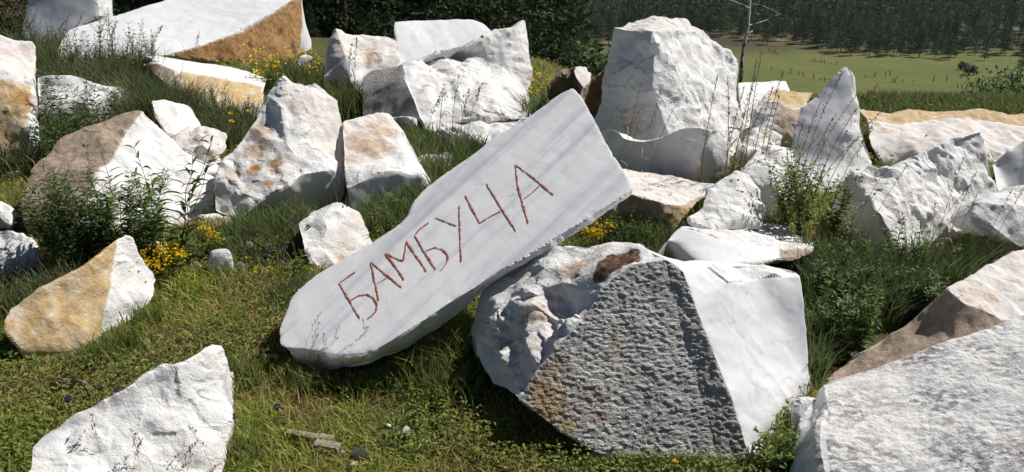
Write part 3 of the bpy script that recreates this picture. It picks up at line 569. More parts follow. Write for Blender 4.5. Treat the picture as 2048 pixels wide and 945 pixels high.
rock('marble_block', 'tan-topped cracked rock behind the pointed shard', 'block',
 'a 1528 182 7.7;b 1565 178 7.8;c 1632 184 7.9;d 1618 206 7.6;e 1590 220 7.4;f 1548 208 7.3;g 1532 198 7.4;h 1600 260 7.1;i 1585 330 g;j 1500 330 g;k 1505 230 7.3;l 1550 250 7.1', [('abcdefg', 'O'), ('gfljk'.replace('g', 'g'), 'W'), ('fedhijl', 'B')], t=0.4, amp=1.2, L=0.025)
rock('marble_block', 'long pinkish boulder with ochre top edge before the far meadow', 'block',
 'a 1712 215 7.6;b 1745 224 7.7;c 1780 234 7.6;d 1822 218 7.8;e 1862 221 7.85;f 1960 221 7.95;g 2012 231 7.95;h 2100 238 8.0;i 2100 255 7.7;j 1990 245 7.6;k 1880 236 7.5;l 1800 248 7.3;m 1730 236 7.3;n 1740 290 6.8;o 1770 340 g;p 1840 340 6.6;q 1838 310 6.7;r 1800 270 7.0;s 1905 290 6.8;t 2000 300 6.85;u 2100 300 6.9;v 2100 340 g;w 1960 345 g',
 [('abcdefghijklm', 'O'), ('mlrqpon'.replace('r', 'r'), 'P'), ('lkjiutsqr'.replace('qr', 'qr'), 'P'), ('qstuvwp', 'W')], t=0.6, amp=1.0, L=0.025, stain_shade_marks=[(1770, 260, 16, 1, 0.6, 3, -0.9), (1900, 245, 20, 1, 0.4, 5, 0), (1820, 290, 20, 2, 0.4, 3, -0.7)])
rock('marble_block', 'blue-shaded white rock at the right edge below the pinkish boulder', 'block',
 'a 1984 328 6.1;b 2010 305 6.1;c 2048 280 6.15;d 2110 270 6.2;e 2110 400 5.6;f 2020 400 g;g 1996 385 5.7', [('abcdefg', 'C')], t=0.5, amp=1.0)
rock('marble_block', 'ridged white block with wavy broken right face behind the nettles', 'block',
 'a 1662 402 5.3;b 1700 352 5.15;c 1790 328 5.2;d 1832 310 5.25;e 1900 276 5.4;f 1960 264 5.55;g 1972 310 5.5;h 1996 384 5.35;i 1940 436 5.1;j 1922 470 4.95;k 1897 524 4.75;l 1880 560 g;m 1795 530 4.42;n 1772 475 4.52;o 1742 402 4.65;p 1790 350 4.95;q 1800 590 4.3;r 1690 570 4.95;s 1660 500 5.15',
 [('abcdpo'.replace('d', 'd'), 'W'), ('pdefghijklmno', 'W'), ('aonmlqrs'.replace('l', 'l'), 'C')], t=0.5, amp=1.1, L=0.014)
rock('marble_slab', 'white slab end with shaded underside at the right edge', 'slab',
 'a 1944 438 4.2;b 1950 402 4.35;c 1988 386 4.5;d 2060 371 4.6;e 2110 362 4.65;f 2110 420 4.3;g 1992 408 4.2;h 2110 500 4.15;i 2040 495 4.12;j 1985 462 4.12;k 2000 440 4.15',
 [('bcdefg', 'W'), ('abgfhijx'.replace('x', ''), 'W')], t=0.5, amp=0.7, L=0.014, push=(0.1, 0.5, -0.2))
rock('marble_block', 'dark shaded stone under the white slab end at the right edge', 'block',
 'a 1960 470 4.35;b 1990 465 4.4;c 2045 490 4.4;d 2110 490 4.4;e 2110 545 g;f 1950 545 g', [('abcdef', 'T')], t=0.4, amp=0.9)
rock('marble_block', 'grey lump between the brown-faced and the pyramid boulder', 'block', 'a 392 318 6.15;b 420 308 6.2;c 446 322 6.15;d 440 350 5.9;e 415 362 g;f 395 350 5.9', [('abcdef', 'W')], t=0.3, amp=1.0)
rock('marble_block', 'low white stone behind the top of the pyramid boulder', 'block', 'a 478 212 8.9;b 505 206 9.0;c 540 212 9.0;d 545 236 8.5;e 500 240 g;f 474 232 8.6', [('abcdef', 'P')], t=0.4, amp=1.0)
rock('marble_block', 'broken white chunk among the tall stalks left of the shard', 'block', 'a 1490 268 6.9;b 1520 255 7.0;c 1555 272 6.9;d 1560 310 6.6;e 1540 345 g;f 1485 345 g;g 1482 300 6.6;h 1522 300 6.55', [('abch', 'W'), ('cdeh', 'W'), ('ahefg', 'W')], t=0.4, amp=1.2)
# --- small stones in the grass
for vs, ty, lab, am in [
 ('a 302 487 4.33;b 322 484 4.35;c 330 510 4.3;d 326 548 g;e 298 546 g', 'W', 'small upright white stone behind the ochre-faced rock', 0.8),
 ('a 424 505 4.28;b 458 498 4.30;c 466 540 4.25;d 448 552 g;e 422 538 4.25', 'W', 'little ribbed white stone in the grass near the dandelion clocks', 1.0),
 ('a 522 598 3.82;b 540 590 3.84;c 557 604 3.82;d 530 618 g', 'W', 'tiny bright white stone in the grass left of the lettered slab', 0.3),
 ('a 95 765 2.96;b 145 755 2.99;c 180 770 2.97;d 188 782 2.95;e 150 792 g;f 100 788 g', 'B', 'flat brown stone behind the white fin-shaped rock', 0.5),
 ('a 806 850 2.63;b 820 848 2.64;c 823 866 2.62;d 826 886 g;e 800 886 g;f 803 868 2.60', 'P', 'small pinkish upright stone in the lawn below the lettered slab', 0.25),
 ('a 1182 450 4.88;b 1206 448 4.9;c 1202 475 g;d 1180 475 g', 'W', 'small white stone behind the yellow bedstraw', 0.5),
 ('a 505 710 3.22;b 530 706 3.24;c 560 710 3.24;d 552 728 g;e 510 726 g', 'P', 'flat pale stone by the lower left end of the lettered slab', 0.4),
 ('a 88 258 7.45;b 120 256 7.5;c 132 290 7.35;d 110 300 g;e 84 292 g', 'W', 'small white stone under the weeds beside the ochre boulder', 0.9),
 ('a 700 902 2.485;b 730 897 2.495;c 742 910 2.48;d 712 922 g', 'W', 'flat grey-white stone sunk in the lawn at bottom centre', 0.3),
 ('a 8 345 6.2;b 38 342 6.22;c 44 368 g;d 4 372 g', 'W', 'pale stone below the ochre boulder at the left edge', 0.6),
]:
    rock('loose_rock', lab, 'stone', vs, [('abcdefg'[:vs.count(';') + 1], ty)], t=0.1 if am < 0.6 else 0.25, amp=am, group='small loose stones', shrink=0.8)
# ------------------------------------------------------------------ lettering carved in the slab
def build_letters():
    dg = SLAB.data; base = SLAB.location
    bv = BVHTree.FromPolygons([v.co + base for v in dg.vertices], [p.vertices[:] for p in dg.polygons])
    L = [
     ('letter', [[(679, 567), (700, 552), (712, 544)], [(679, 567), (697, 598), (720, 638)], [(701, 602), (718, 592), (735, 589), (748, 597), (755, 610), (753, 622), (744, 633), (735, 638)]]),
     ('letter', [[(742, 526), (748, 555), (758, 602)], [(742, 525), (772, 550), (804, 576)], [(753, 569), (775, 556)]]),
     ('letter', [[(771, 508), (790, 533), (809, 561)], [(771, 507), (790, 517), (807, 523)], [(807, 523), (811, 500), (813, 483)], [(813, 483), (832, 512), (854, 544)]]),
     ('letter', [[(830, 472), (840, 459), (858, 446)], [(830, 472), (846, 500), (872, 541)], [(851, 503), (870, 496), (885, 500), (895, 510), (896, 522), (888, 536), (880, 543)]]),
     ('letter', [[(871, 436), (893, 445), (914, 453)], [(919, 413), (920, 460), (923, 525)]]),
     ('letter', [[(931, 392), (945, 420), (960, 447)], [(960, 447), (980, 434), (1003, 423)], [(973, 368), (998, 410), (1033, 464)]]),
     ('letter', [[(1031, 331), (1036, 375), (1057, 448)], [(1031, 330), (1066, 356), (1107, 391)], [(1047, 399), (1063, 388), (1080, 372)]]),
    ]
    rnd = random.Random(3)
    for nm, strokes in L:
        V = []; F = []
        for st in strokes:
            pts = []
            for (a, b) in zip(st[:-1], st[1:]):
                n = max(2, int(math.hypot(b[0]-a[0], b[1]-a[1]) / 3.0))
                for i in range(n): pts.append((a[0] + (b[0]-a[0]) * i / n, a[1] + (b[1]-a[1]) * i / n))
            pts.append(st[-1])
            W0 = []
            for (u, v) in pts:
                h, n, _, d = bv.ray_cast(EYE, ray(u, v).normalized())
                W0.append((h if h else at(u, v, 3.3)) + SN * 0.0022)
            for i, p in enumerate(W0):
                tdir = (W0[min(i + 1, len(W0) - 1)] - W0[max(i - 1, 0)]).normalized()
                sd = tdir.cross(SN).normalized()
                wd = (0.0037 + 0.0032 * noise.noise(p * 24)) * (0.65 if i in (0, len(W0) - 1) else 1)
                j = sd * rnd.uniform(-0.0012, 0.0012)
                k = len(V)
                V += [p + sd * wd + j, p + SN * 0.0008 + j, p - sd * wd + j]
                if i: F += [(k - 3, k - 2, k + 1, k), (k - 2, k - 1, k + 2, k + 1)]
        me = bpy.data.meshes.new('letter'); me.from_pydata([v - base for v in V], [], F); me.materials.append(PAINT)
        o = link('letter', me, SLAB)
        o['label'] = 'red carved Cyrillic letter on the slab'
build_letters()

# ------------------------------------------------------------------ plant geometry
def tube(pts, r0, r1, k=4):
    pts = np.asarray(pts, float); n = len(pts)
    tg = np.gradient(pts, axis=0); tg /= np.linalg.norm(tg, axis=1)[:, None] + 1e-9
    ref = np.where(np.abs(tg[:, 2:3]) > 0.9, np.array([[1., 0, 0]]), np.array([[0, 0, 1.]]))
    a = np.cross(tg, ref); a /= np.linalg.norm(a, axis=1)[:, None] + 1e-9; c = np.cross(tg, a)
    r = np.linspace(r0, r1, n)[:, None]
    V = np.concatenate([pts + r * (math.cos(2*math.pi*j/k) * a + math.sin(2*math.pi*j/k) * c) for j in range(k)])
    i = np.arange(n - 1); F = []
    for j in range(k):
        j2 = (j + 1) % k; F.append(np.stack([j*n+i, j2*n+i, j2*n+i+1, j*n+i+1], 1))
    return V, np.concatenate(F)
def cat_vf(parts):
    Vs, Fs, o = [], [], 0
    for V, F in parts: Vs.append(V); Fs.append(F + o); o += len(V)
    return np.concatenate(Vs), np.concatenate(Fs)
def leaves(P, D, ln, wd, fold=0.25, droop=0.25, rng=RNG):
    """lanceolate leaves: base P, direction D, each two folded quads (6 vertices)"""
    P = np.asarray(P, float); D = np.asarray(D, float); D = D / (np.linalg.norm(D, axis=1)[:, None] + 1e-9); n = len(P)
    ln = np.broadcast_to(ln, n)[:, None]; wd = np.broadcast_to(wd, n)[:, None]
    up = np.tile(np.array([[0, 0, 1.]]), (n, 1)) + rng.normal(0, 0.35, (n, 3))
    S = np.cross(D, up); S /= np.linalg.norm(S, axis=1)[:, None] + 1e-9
    N = np.cross(S, D)
    dz = np.zeros((n, 3)); dz[:, 2] = -1
    m1 = P + D * ln * 0.38; m2 = P + D * ln * 0.72 + dz * ln * droop * 0.25; tip = P + D * ln + dz * ln * droop
    V = np.stack([P, m1 + S * wd * 0.5 + N * wd * fold, m1 - N * wd * 0.05, m1 - S * wd * 0.5 + N * wd * fold, m2 + S * wd * 0.36 + N * wd * fold, m2, m2 - S * wd * 0.36 + N * wd * fold, tip], 1).reshape(-1, 3)
    b = np.arange(n)[:, None] * 8
    Q = np.concatenate([b + np.array([[2, 1, 4, 5]]), b + np.array([[3, 2, 5, 6]])])
    T = np.concatenate([b + np.array([[0, 1, 2]]), b + np.array([[0, 2, 3]]), b + np.array([[5, 4, 7]]), b + np.array([[6, 5, 7]])])
    return V, Q, T, 8
def pal_colors(pal, n, per, rng=RNG, jit=0.18):
    pal = np.array(pal); c = pal[rng.integers(0, len(pal), n)] * (1 + rng.uniform(-jit, jit, (n, 1)))
    return np.repeat(c, per, 0)
GREEN = [(0.162, 0.236, 0.054), (0.128, 0.203, 0.047), (0.196, 0.263, 0.061), (0.115, 0.176, 0.046)]
DARK = [(0.084, 0.132, 0.041), (0.108, 0.156, 0.050), (0.066, 0.108, 0.036), (0.132, 0.174, 0.060)]
YGREEN = [(0.250, 0.294, 0.062), (0.188, 0.244, 0.050), (0.294, 0.319, 0.075), (0.156, 0.206, 0.050)]
SAGE = [(0.156, 0.180, 0.090), (0.120, 0.150, 0.072), (0.186, 0.204, 0.102)]
DRY = [(0.380, 0.310, 0.161), (0.299, 0.230, 0.115), (0.460, 0.380, 0.207)]
YEL = [(0.75, 0.52, 0.02), (0.68, 0.46, 0.02), (0.80, 0.60, 0.05)]
LEAFMESH = {}
def leaf_mesh(pal, key):
    if key not in LEAFMESH:
        out = []
        for i in range(4):
            V, Q, T, per = leaves([[0, 0, 0]], [[1, 0, 0.0]], 1.0, 0.16, 0.22, 0.12 + 0.08 * i, np.random.default_rng(i))
            out.append(mesh_np('leaf', V, [Q, T], LEAF, np.tile(np.array(pal[i % len(pal)]), (len(V), 1))))
        LEAFMESH[key] = out
    return LEAFMESH[key]
def herb(name, label, cat, xy, h, nst=4, spread=0.15, leaf=0.08, lw=0.016, nodes=14, pal=GREEN, lean=(0, 0), per_node=2, up=0.5, group=None, single=False,
         flowers=None, start=0.12, seed=0, stemmat=None, stem_r=0.003, droop=0.25, branch=0):
    rng = np.random.default_rng(1000 + seed); z0 = tz(*xy) - 0.01
    root = empty(name, (xy[0], xy[1], z0)); tag(root, label, cat, group)
    stems, P, D, S, FP = [], [], [], [], []
    ths = []
    for s in range(nst):
        az = rng.uniform(0, 2 * math.pi); sp = spread * rng.uniform(0.2, 1) * (0 if nst == 1 else 1)
        hh = h * rng.uniform(0.72, 1.0) if s else h
        t = np.linspace(0, 1, 9)
        bx = rng.normal(0, 0.02 * (nst > 1), 2)
        ths.append((bx, hh, (math.cos(az) * sp + lean[0], math.sin(az) * sp + lean[1]), t))
    for (bx, hh, off, t) in list(ths):
        wob = rng.normal(0, 0.008, (9, 3)); wob[0] = 0
        pts = np.stack([bx[0] + off[0] * t ** 1.6, bx[1] + off[1] * t ** 1.6, hh * t], 1) + wob
        stems.append(tube(pts, stem_r, stem_r * 0.35, 3))
        segs = [(pts, 1.0)]
        for bi in range(branch):
            tb = rng.uniform(0.35, 0.85); i0 = int(tb * 8); p0 = pts[i0]; a = rng.uniform(0, 6.28); bl = hh * rng.uniform(0.12, 0.28)
            tt = np.linspace(0, 1, 6)
            bp = p0 + np.stack([math.cos(a) * bl * 0.6 * tt, math.sin(a) * bl * 0.6 * tt, bl * tt], 1)
            stems.append(tube(bp, stem_r * 0.6, stem_r * 0.3, 3)); segs.append((bp, 0.7))
        for pts_, k in segs:
            nn = max(3, int(nodes * (1 if k == 1 else 0.4))); ang = rng.uniform(0, 6.28)
            for i in range(nn):
                f = start + (1 - start) * (i + 0.5) / nn if k == 1 else (i + 0.5) / nn
                q = f * (len(pts_) - 1); i0 = min(int(q), len(pts_) - 2); p = pts_[i0] * (1 - (q - i0)) + pts_[i0 + 1] * (q - i0)
                for j in range(per_node):
                    a = ang + i * 2.4 + j * 2 * math.pi / per_node + rng.normal(0, 0.25)
                    u = up + 0.7 * max(0, f - 0.6) + rng.normal(0, 0.15)
                    P.append(p); D.append((math.cos(a), math.sin(a), u)); S.append(leaf * k * rng.uniform(0.7, 1.1) * (1 - 0.45 * max(0, f - 0.55) / 0.45))
            FP.append(pts_[-1])
    V, F = cat_vf(stems); link('stem', mesh_np('stem', V, [F], stemmat or STEM), root)
    P, D, S = np.array(P), np.array(D), np.array(S)
    if len(P):
        if single:
            ms = leaf_mesh(pal, str(pal[0]) )
            for i in range(len(P)):
                o = link('leaf', ms[i % 4], root); d = Vector(D[i]).normalized()
                o.location = P[i]; o.rotation_euler = d.to_track_quat('X', 'Z').to_euler(); k = S[i]
                o.scale = (k, k * lw / leaf / 0.16, k)
        else:
            V, Q, T, per = leaves(P, D, S, S * lw / leaf, droop=droop, rng=rng)
            o = link('foliage', mesh_np('foliage', V, [Q, T], LEAF, pal_colors(pal, len(P), per, rng)), root)
            o['kind'] = 'stuff'
    if flowers:
        pal2, nfl, rad, fl = flowers; pts = []
        for p in FP: pts.append(p + rng.normal(0, 1, (nfl, 3)) * np.array([rad, rad, rad * 1.1]))
        pts = np.concatenate(pts); V, Q, T, per = leaves(pts, rng.normal(0, 1, (len(pts), 3)) + np.array([0, 0, .5]), fl, fl * 0.75, rng=rng)
        o = link('flower_cluster', mesh_np('flower_cluster', V, [Q, T], PETAL, pal_colors(pal2, len(pts), per, rng)), root); o['kind'] = 'stuff'
    return root
def gpos(u, v): p = on_ground(u, v); return (p.x, p.y)

# ------------------------------------------------------------------ grass
def inside_any(x, y, grow=0.0):
    m = np.zeros(len(x), bool)
    for hl in FOOT:
        c = hl.mean(0); hp = c + (hl - c) * (0.93 + grow)
        if len(hp) < 3: continue
        a = hp; b = np.roll(hp, -1, 0); ins = np.ones(len(x), bool)
        for (p, q) in zip(a, b): ins &= ((q[0]-p[0]) * (y - p[1]) - (q[1]-p[1]) * (x - p[0])) >= 0
        m |= ins
    return m
def blades(x, y, h, wd, col, rng, lean=0.5):
    n = len(x); z = terrain(x, y) - 0.005
    az = rng.uniform(0, 2 * math.pi, n); ln = rng.uniform(0.1, lean, n) * h
    dx, dy = np.cos(az) * ln, np.sin(az) * ln
    sa = rng.uniform(0, math.pi, n); sx, sy = np.cos(sa) * wd / 2, np.sin(sa) * wd / 2
    P0 = np.stack([x - sx, y - sy, z], 1); P1 = np.stack([x + sx, y + sy, z], 1)
    P2 = np.stack([x + dx * .35 - sx * .8, y + dy * .35 - sy * .8, z + h * .58], 1); P3 = np.stack([x + dx * .35 + sx * .8, y + dy * .35 + sy * .8, z + h * .58], 1)
    P4 = np.stack([x + dx, y + dy, z + h * rng.uniform(0.8, 1.0, n)], 1)
    V = np.stack([P0, P1, P2, P3, P4], 1).reshape(-1, 3); b = np.arange(n)[:, None] * 5
    return V, b + np.array([[0, 1, 3, 2]]), b + np.array([[2, 3, 4]]), np.repeat(col, 5, 0)
def lawn():
    rng = np.random.default_rng(11)
    n = 500000
    y = 1.55 * (13.5 / 1.55) ** rng.uniform(0, 1, n); x = rng.uniform(-1, 1, n) * (0.86 * y + 0.9)
    # denser near the camera: uniform in log distance
    keep = (~inside_any(x, y)) & (rng.uniform(0, 1, n) < 0.5 + 0.5 * vnoise(x * 5, y * 5, 21))
    x, y = x[keep], y[keep]; n = len(x)
    dry = vnoise(x * 1.6, y * 1.6, 31) * 0.6 + vnoise(x * 6, y * 6, 32) * 0.4
    dry = dry + 0.16 * np.exp(-((x + 1.35) ** 2 / 0.5 + (y - 2.9) ** 2 / 0.5))
    g = np.array(GREEN + YGREEN); dr = np.array(DRY); col = g[rng.integers(0, len(g), n)] * rng.uniform(1.05, 1.7, (n, 1))
    lush = vnoise(x * 2.2 + 9, y * 2.2, 33)
    isdry = rng.uniform(0, 1, n) < np.clip((dry - 0.40) * 2.4, 0.05, 0.75)
    col[isdry] = dr[rng.integers(0, 3, isdry.sum())] * rng.uniform(0.7, 1.1, (isdry.sum(), 1))
    col = col * np.array([1.28, 1.15, 0.95])
    h = (0.022 + 0.05 * lush ** 1.5) * rng.uniform(0.5, 1.5, n) * (1 + 0.10 * np.maximum(y - 3, 0))
    wd = (0.0022 + 0.0009 * y) * rng.uniform(0.7, 1.3, n)
    V, Q, T, C = blades(x, y, h, wd, col, rng, 1.7)
    tag(link('grass', mesh_np('grass', V, [Q, T], LEAF, C)), 'short green and dry yellow meadow grass between the rocks', 'grass', kind='stuff')
    # small leaved ground cover
    n = 130000
    y = 1.6 * (10 / 1.6) ** rng.uniform(0, 1, n); x = rng.uniform(-1, 1, n) * (0.86 * y + 0.8)
    keep = (~inside_any(x, y)) & (vnoise(x * 3.0, y * 3.0, 41) + 0.25 * vnoise(x * 11, y * 11, 42) > 0.55); x, y = x[keep], y[keep]; n = len(x)
    z = terrain(x, y) + rng.uniform(0.01, 0.075, n) * (0.6 + 0.12 * y)
    P = np.stack([x, y, z], 1); D = rng.normal(0, 1, (n, 3)); D[:, 2] = np.abs(D[:, 2]) * 0.5
    V, Q, T, per = leaves(P, D, rng.uniform(0.014, 0.032, n) * (0.7 + 0.11 * y), 0.011 * (0.7 + 0.11 * y), rng=rng)
    tag(link('ground_cover', mesh_np('ground_cover', V, [Q, T], LEAF, pal_colors(GREEN[:3] + YGREEN, n, per, rng))), 'small leaved clover and herbs carpeting the meadow', 'ground cover', kind='stuff')
lawn()
def tall_grass(label, spots, pal, seed, dens=1.0):
    """clumps of tall grass: (u, v on ground, radius m, height, count)"""
    rng = np.random.default_rng(seed); X, Y, Hh, C = [], [], [], []
    for (u, v, r, h, n) in spots:
        p = on_ground(u, v); n = int(n * dens)
        X.append(p.x + rng.normal(0, r * 0.5, n)); Y.append(p.y + rng.normal(0, r * 0.5, n)); Hh.append(h * rng.uniform(0.45, 1.05, n))
    x, y, h = np.concatenate(X), np.concatenate(Y), np.concatenate(Hh)
    k = ~inside_any(x, y); x, y, h = x[k], y[k], h[k]; n = len(x)
    pal = np.array(pal); col = pal[rng.integers(0, len(pal), n)] * rng.uniform(0.75, 1.2, (n, 1))
    V, Q, T, Cc = blades(x, y, h, (0.003 + 0.0007 * y) * rng.uniform(0.7, 1.4, n), col, rng, 0.75)
    tag(link('tall_grass', mesh_np('tall_grass', V, [Q, T], LEAF, Cc)), label, 'grass', kind='stuff')
tall_grass('dark tall grass and weeds behind the brown-faced boulder',
  [(20, 180, .5, .6, 900), (90, 190, .5, .75, 1500), (60, 140, .6, .7, 1500), (200, 215, .5, .7, 1600), (270, 235, .4, .6, 1800), (310, 255, .35, .5, 1600), (350, 240, .4, .5, 1300), (250, 190, .5, .7, 1500), (140, 290, .35, .4, 800), (430, 300, .3, .4, 900), (460, 270, .3, .4, 900),
   (100, 330, .25, .35, 500), (25, 350, .3, .35, 700), (60, 560, .2, .2, 700), (100, 610, .25, .22, 900), (170, 620, .2, .25, 800), (240, 540, .2, .3, 700)], DARK + SAGE + GREEN[:1] + DRY[1:2], 51)
tall_grass('grass fringe on the brow above the far meadow',
  [(1740 + 16 * i, 205 + (i % 3) * 9, .5, .2, 400) for i in range(24)] + [(1740 + 20 * i, 225 + (i % 4) * 8, .4, .17, 260) for i in range(18)] + [(1480 + 14 * i, 212, .4, .16, 150) for i in range(18)], GREEN + SAGE + DRY[1:2], 52)
tall_grass('weedy grass at the foot of the back boulders',
  [(700, 240, .4, .5, 1200), (680, 210, .4, .45, 900), (620, 170, .6, .35, 900), (560, 170, .6, .35, 900), (820, 300, .3, .3, 700), (880, 330, .3, .35, 800), (930, 330, .3, .3, 700), (860, 370, .3, .3, 900), (790, 440, .25, .25, 1200), (740, 460, .25, .22, 900), (840, 410, .2, .25, 600), (1075, 250, .3, .4, 500),
   (1250, 480, .25, .3, 800), (1300, 500, .25, .25, 900), (1340, 490, .2, .25, 500), (1460, 400, .2, .4, 500), (1430, 420, .2, .3, 400), (560, 460, .3, .2, 1300), (520, 500, .3, .2, 1200), (600, 600, .2, .15, 900), (500, 480, .3, .25, 900)], DARK + GREEN + SAGE + DRY[1:2], 53)
tall_grass('long grass in front of the lettered slab',
  [(600 + 22 * i, 748 + (i % 3) * 10, .10, .11, 260) for i in range(16)] + [(880, 760, .15, .2, 500), (920, 740, .12, .25, 400), (905, 800, .12, .16, 350)] + [(1040 + 24 * i, 925 + (i % 3) * 9, .09, .06, 420) for i in range(7, 16)] + [(1560, 930, .06, .15, 300), (480, 760, .1, .14, 300), (470, 900, .1, .12, 300), (250, 690, .1, .12, 260), (210, 720, .1, .12, 300), (300, 640, .1, .1, 300)], YGREEN + GREEN + DRY[:2], 54)
tall_grass('rank dark grass among the nettles at right',
  [(1650, 560, .2, .35, 900), (1700, 620, .2, .35, 1200), (1650, 700, .15, .25, 900), (1760, 600, .2, .35, 1200), (1850, 580, .2, .35, 1000), (1900, 560, .2, .35, 700), (1640, 760, .12, .2, 500), (1720, 700, .15, .2, 800), (1800, 650, .15, .25, 700)], DARK + SAGE + GREEN[:1], 55)

# ------------------------------------------------------------------ single plants
# narrow leaved weeds at left: leaves are pieces one can pick apart
for i, (u, v, h, ln, lb) in enumerate([
  (318, 552, .80, (0.0, 0), 'tallest willowherb with whorls of narrow leaves before the brown-faced boulder'),
  (368, 545, .80, (0.22, 0.05), 'dark willowherb leaning right across the white side of the brown-faced boulder'),
  (262, 552, .70, (-0.05, 0), 'bushy willowherb in the middle of the narrow-leaved weed clump')]):
    herb('willowherb_plant', lb, 'plant', gpos(u, v), h, 3, .12, .15, .024, 12, DARK if i == 1 else GREEN, ln, 2, 0.45, 'narrow-leaved weeds at left', True, seed=i, stem_r=0.004)
spots = [(205, 556, .60, -.04), (160, 556, .62, -.08), (120, 548, .56, -.08), (230, 556, .60, -.02), (95, 518, .5, -.03), (140, 518, .62, -.04), (185, 518, .66, -.02), (290, 556, .46, 0.02), (180, 556, .34, 0), (310, 528, .60, 0.02), (270, 518, .56, 0), (230, 513, .52, -.05)]
for i, (u, v, h, lx) in enumerate(spots):
    herb('weed_plant', 'fine-leaved weed in the clump before the brown-faced boulder', 'plant', gpos(u, v), h, 4, .13, .085, .016, 15, DARK + GREEN[:1], (lx, 0), 3, 0.35, 'fine-leaved weeds at left', seed=20 + i, branch=3)
for i, (u, v, h) in enumerate([(100, 300, .74), (135, 310, .82), (170, 330, .7), (200, 300, .76), (235, 300, .66), (90, 345, .5), (140, 350, .55), (118, 330, .6), (190, 340, .6)]):
    herb('weed_plant', 'dark leafy weed between ochre boulder and brown-faced boulder', 'plant', gpos(u, v), h, 4, .12, .115, .024, 12, DARK, (0.02, 0), 2, 0.4, 'dark weeds between the left boulders', seed=40 + i)
for i, (u, v, h) in enumerate([(150, 190, .85), (190, 205, .85), (215, 195, 1.0), (240, 200, 1.1), (275, 195, .95), (305, 190, .9), (320, 205, .85), (30, 130, 1.0), (60, 140, 1.1), (90, 160, 1.1), (120, 170, 1.0), (255, 215, .9), (170, 215, .9)]):
    herb('weed_plant', 'tall seeding weed before the long tilted slab at top left', 'plant', gpos(u, v), h, 4, .16, .09, .018, 14, DARK + SAGE, (0.03, 0), 2, 0.6, 'tall weeds at top left', seed=50 + i, branch=2, stem_r=0.005)
for i, (u, v, h) in enumerate([(420, 290, .45), (450, 300, .5), (475, 270, .45), (410, 265, .42), (440, 250, .5), (500, 260, .4)]):
    herb('weed_plant', 'grey-green weed behind the lumpy pink stone', 'plant', gpos(u, v), h, 4, .14, .07, .014, 12, DARK + SAGE, (0.02, 0), 2, 0.6, 'weeds left of the pyramid boulder', seed=70 + i, branch=1)
# round leaved shrub at right
for i, (u, v, h, lx) in enumerate([(1600, 520, .80, -.08), (1650, 530, .62, .0), (1560, 500, .70, -.05)]):
    herb('leafy_shrub', ['tall yellow-green round-leaved shrub before the white rocks at right', 'shorter round-leaved shrub next to the ridged white block', 'slim round-leaved shrub beside the white pointed lump'][i], 'shrub', gpos(u, v), h, 9, .24, .034, .026, 16, YGREEN + GREEN[:2], (lx, 0), 2, 0.35, 'round-leaved shrubs at right', seed=90 + i, branch=4, droop=0.1)
for i in range(20):
    rr = random.Random(300 + i); u = 1640 + (i % 7) * 38 + rr.uniform(-15, 15); v = 570 + (i // 7) * 65 + rr.uniform(-15, 15)
    if v > 680: u = 1635 + (u - 1640) * 0.45
    herb('nettle_plant', 'dark green nettle in the thicket left of the ridged white block', 'plant', gpos(u, v), rr.uniform(.26, .42), 5, .15, .055, .021, 13, DARK + GREEN[:2], (0, 0), 3, 0.3, 'nettles at right', seed=110 + i, branch=1)
# low plants
for i, (u, v, h, lb) in enumerate([(1240, 500, .3, 'green herb behind the red-patched top of the drilled block'), (1285, 510, .26, 'leafy herb in the gap behind the drilled block'), (1365, 540, .22, 'small green sprig against the veined flat rock'), (1395, 545, .2, 'little herb at the foot of the veined flat rock'),
   (1540, 945, .16, 'leafy sprout at the foot of the smooth white side of the drilled block'), (1565, 920, .17, 'clump of leaves between drilled block and speckled block'), (1320, 470, .35, 'thin brown-green weed before the brown-fronted rock'), (545, 520, .2, 'low leafy herb by the knee-high white boulder'), (590, 560, .2, 'bushy herb left of the knee-high white boulder'), (770, 470, .25, 'leafy herb above the edge of the lettered slab'), (800, 445, .25, 'dark herb under the square tan-patched block')]):
    herb('herb_plant', lb, 'plant', gpos(u, v), h, 6, .10, .045, .014, 9, GREEN + YGREEN[:1], (0, 0), 2, 0.4, 'low herbs', seed=140 + i)
for i, (u, v, h, n, lb) in enumerate([(1172, 510, .22, 9, 'yellow bedstraw in bloom above the drilled block'), (345, 560, .2, 9, 'yellow bedstraw beside the dandelion clock'), (410, 515, .2, 6, 'faint yellow bedstraw before the low ochre block'), (325, 568, .22, 7, 'sprig of yellow bedstraw by the small upright stone')]):
    herb('bedstraw_plant', lb, 'plant', gpos(u, v), h, n, .09 if i != 2 else .14, .03, .006, 10, YGREEN, (0, 0), 4, 0.3, 'yellow bedstraw', seed=160 + i, flowers=(YEL, 34, .016, .014 if i == 0 else .016))
for i, (u, v) in enumerate([(370, 530), (400, 520), (430, 515), (345, 515)]):
    herb('fern_herb', 'bright feathery green herb below the low ochre block', 'plant', gpos(u, v), .2, 14, .16, .04, .009, 13, YGREEN + [(0.08, 0.17, 0.03)], (0, 0), 3, 0.3, 'feathery herbs', seed=170 + i)
rr = random.Random(5)
for i in range(20):
    u = rr.uniform(505, 690); v = rr.uniform(165, 235) if u > 640 else rr.uniform(150, 190)
    herb('flowering_weed', 'green weed with small yellow flowers among the rocks at back', 'plant', gpos(u, v), rr.uniform(.3, .5), 4, .15, .06, .018, 8, DARK + GREEN, (0, 0), 2, 0.4, 'yellow-flowered weeds at back', seed=180 + i, flowers=(YEL, 3, .03, .045))
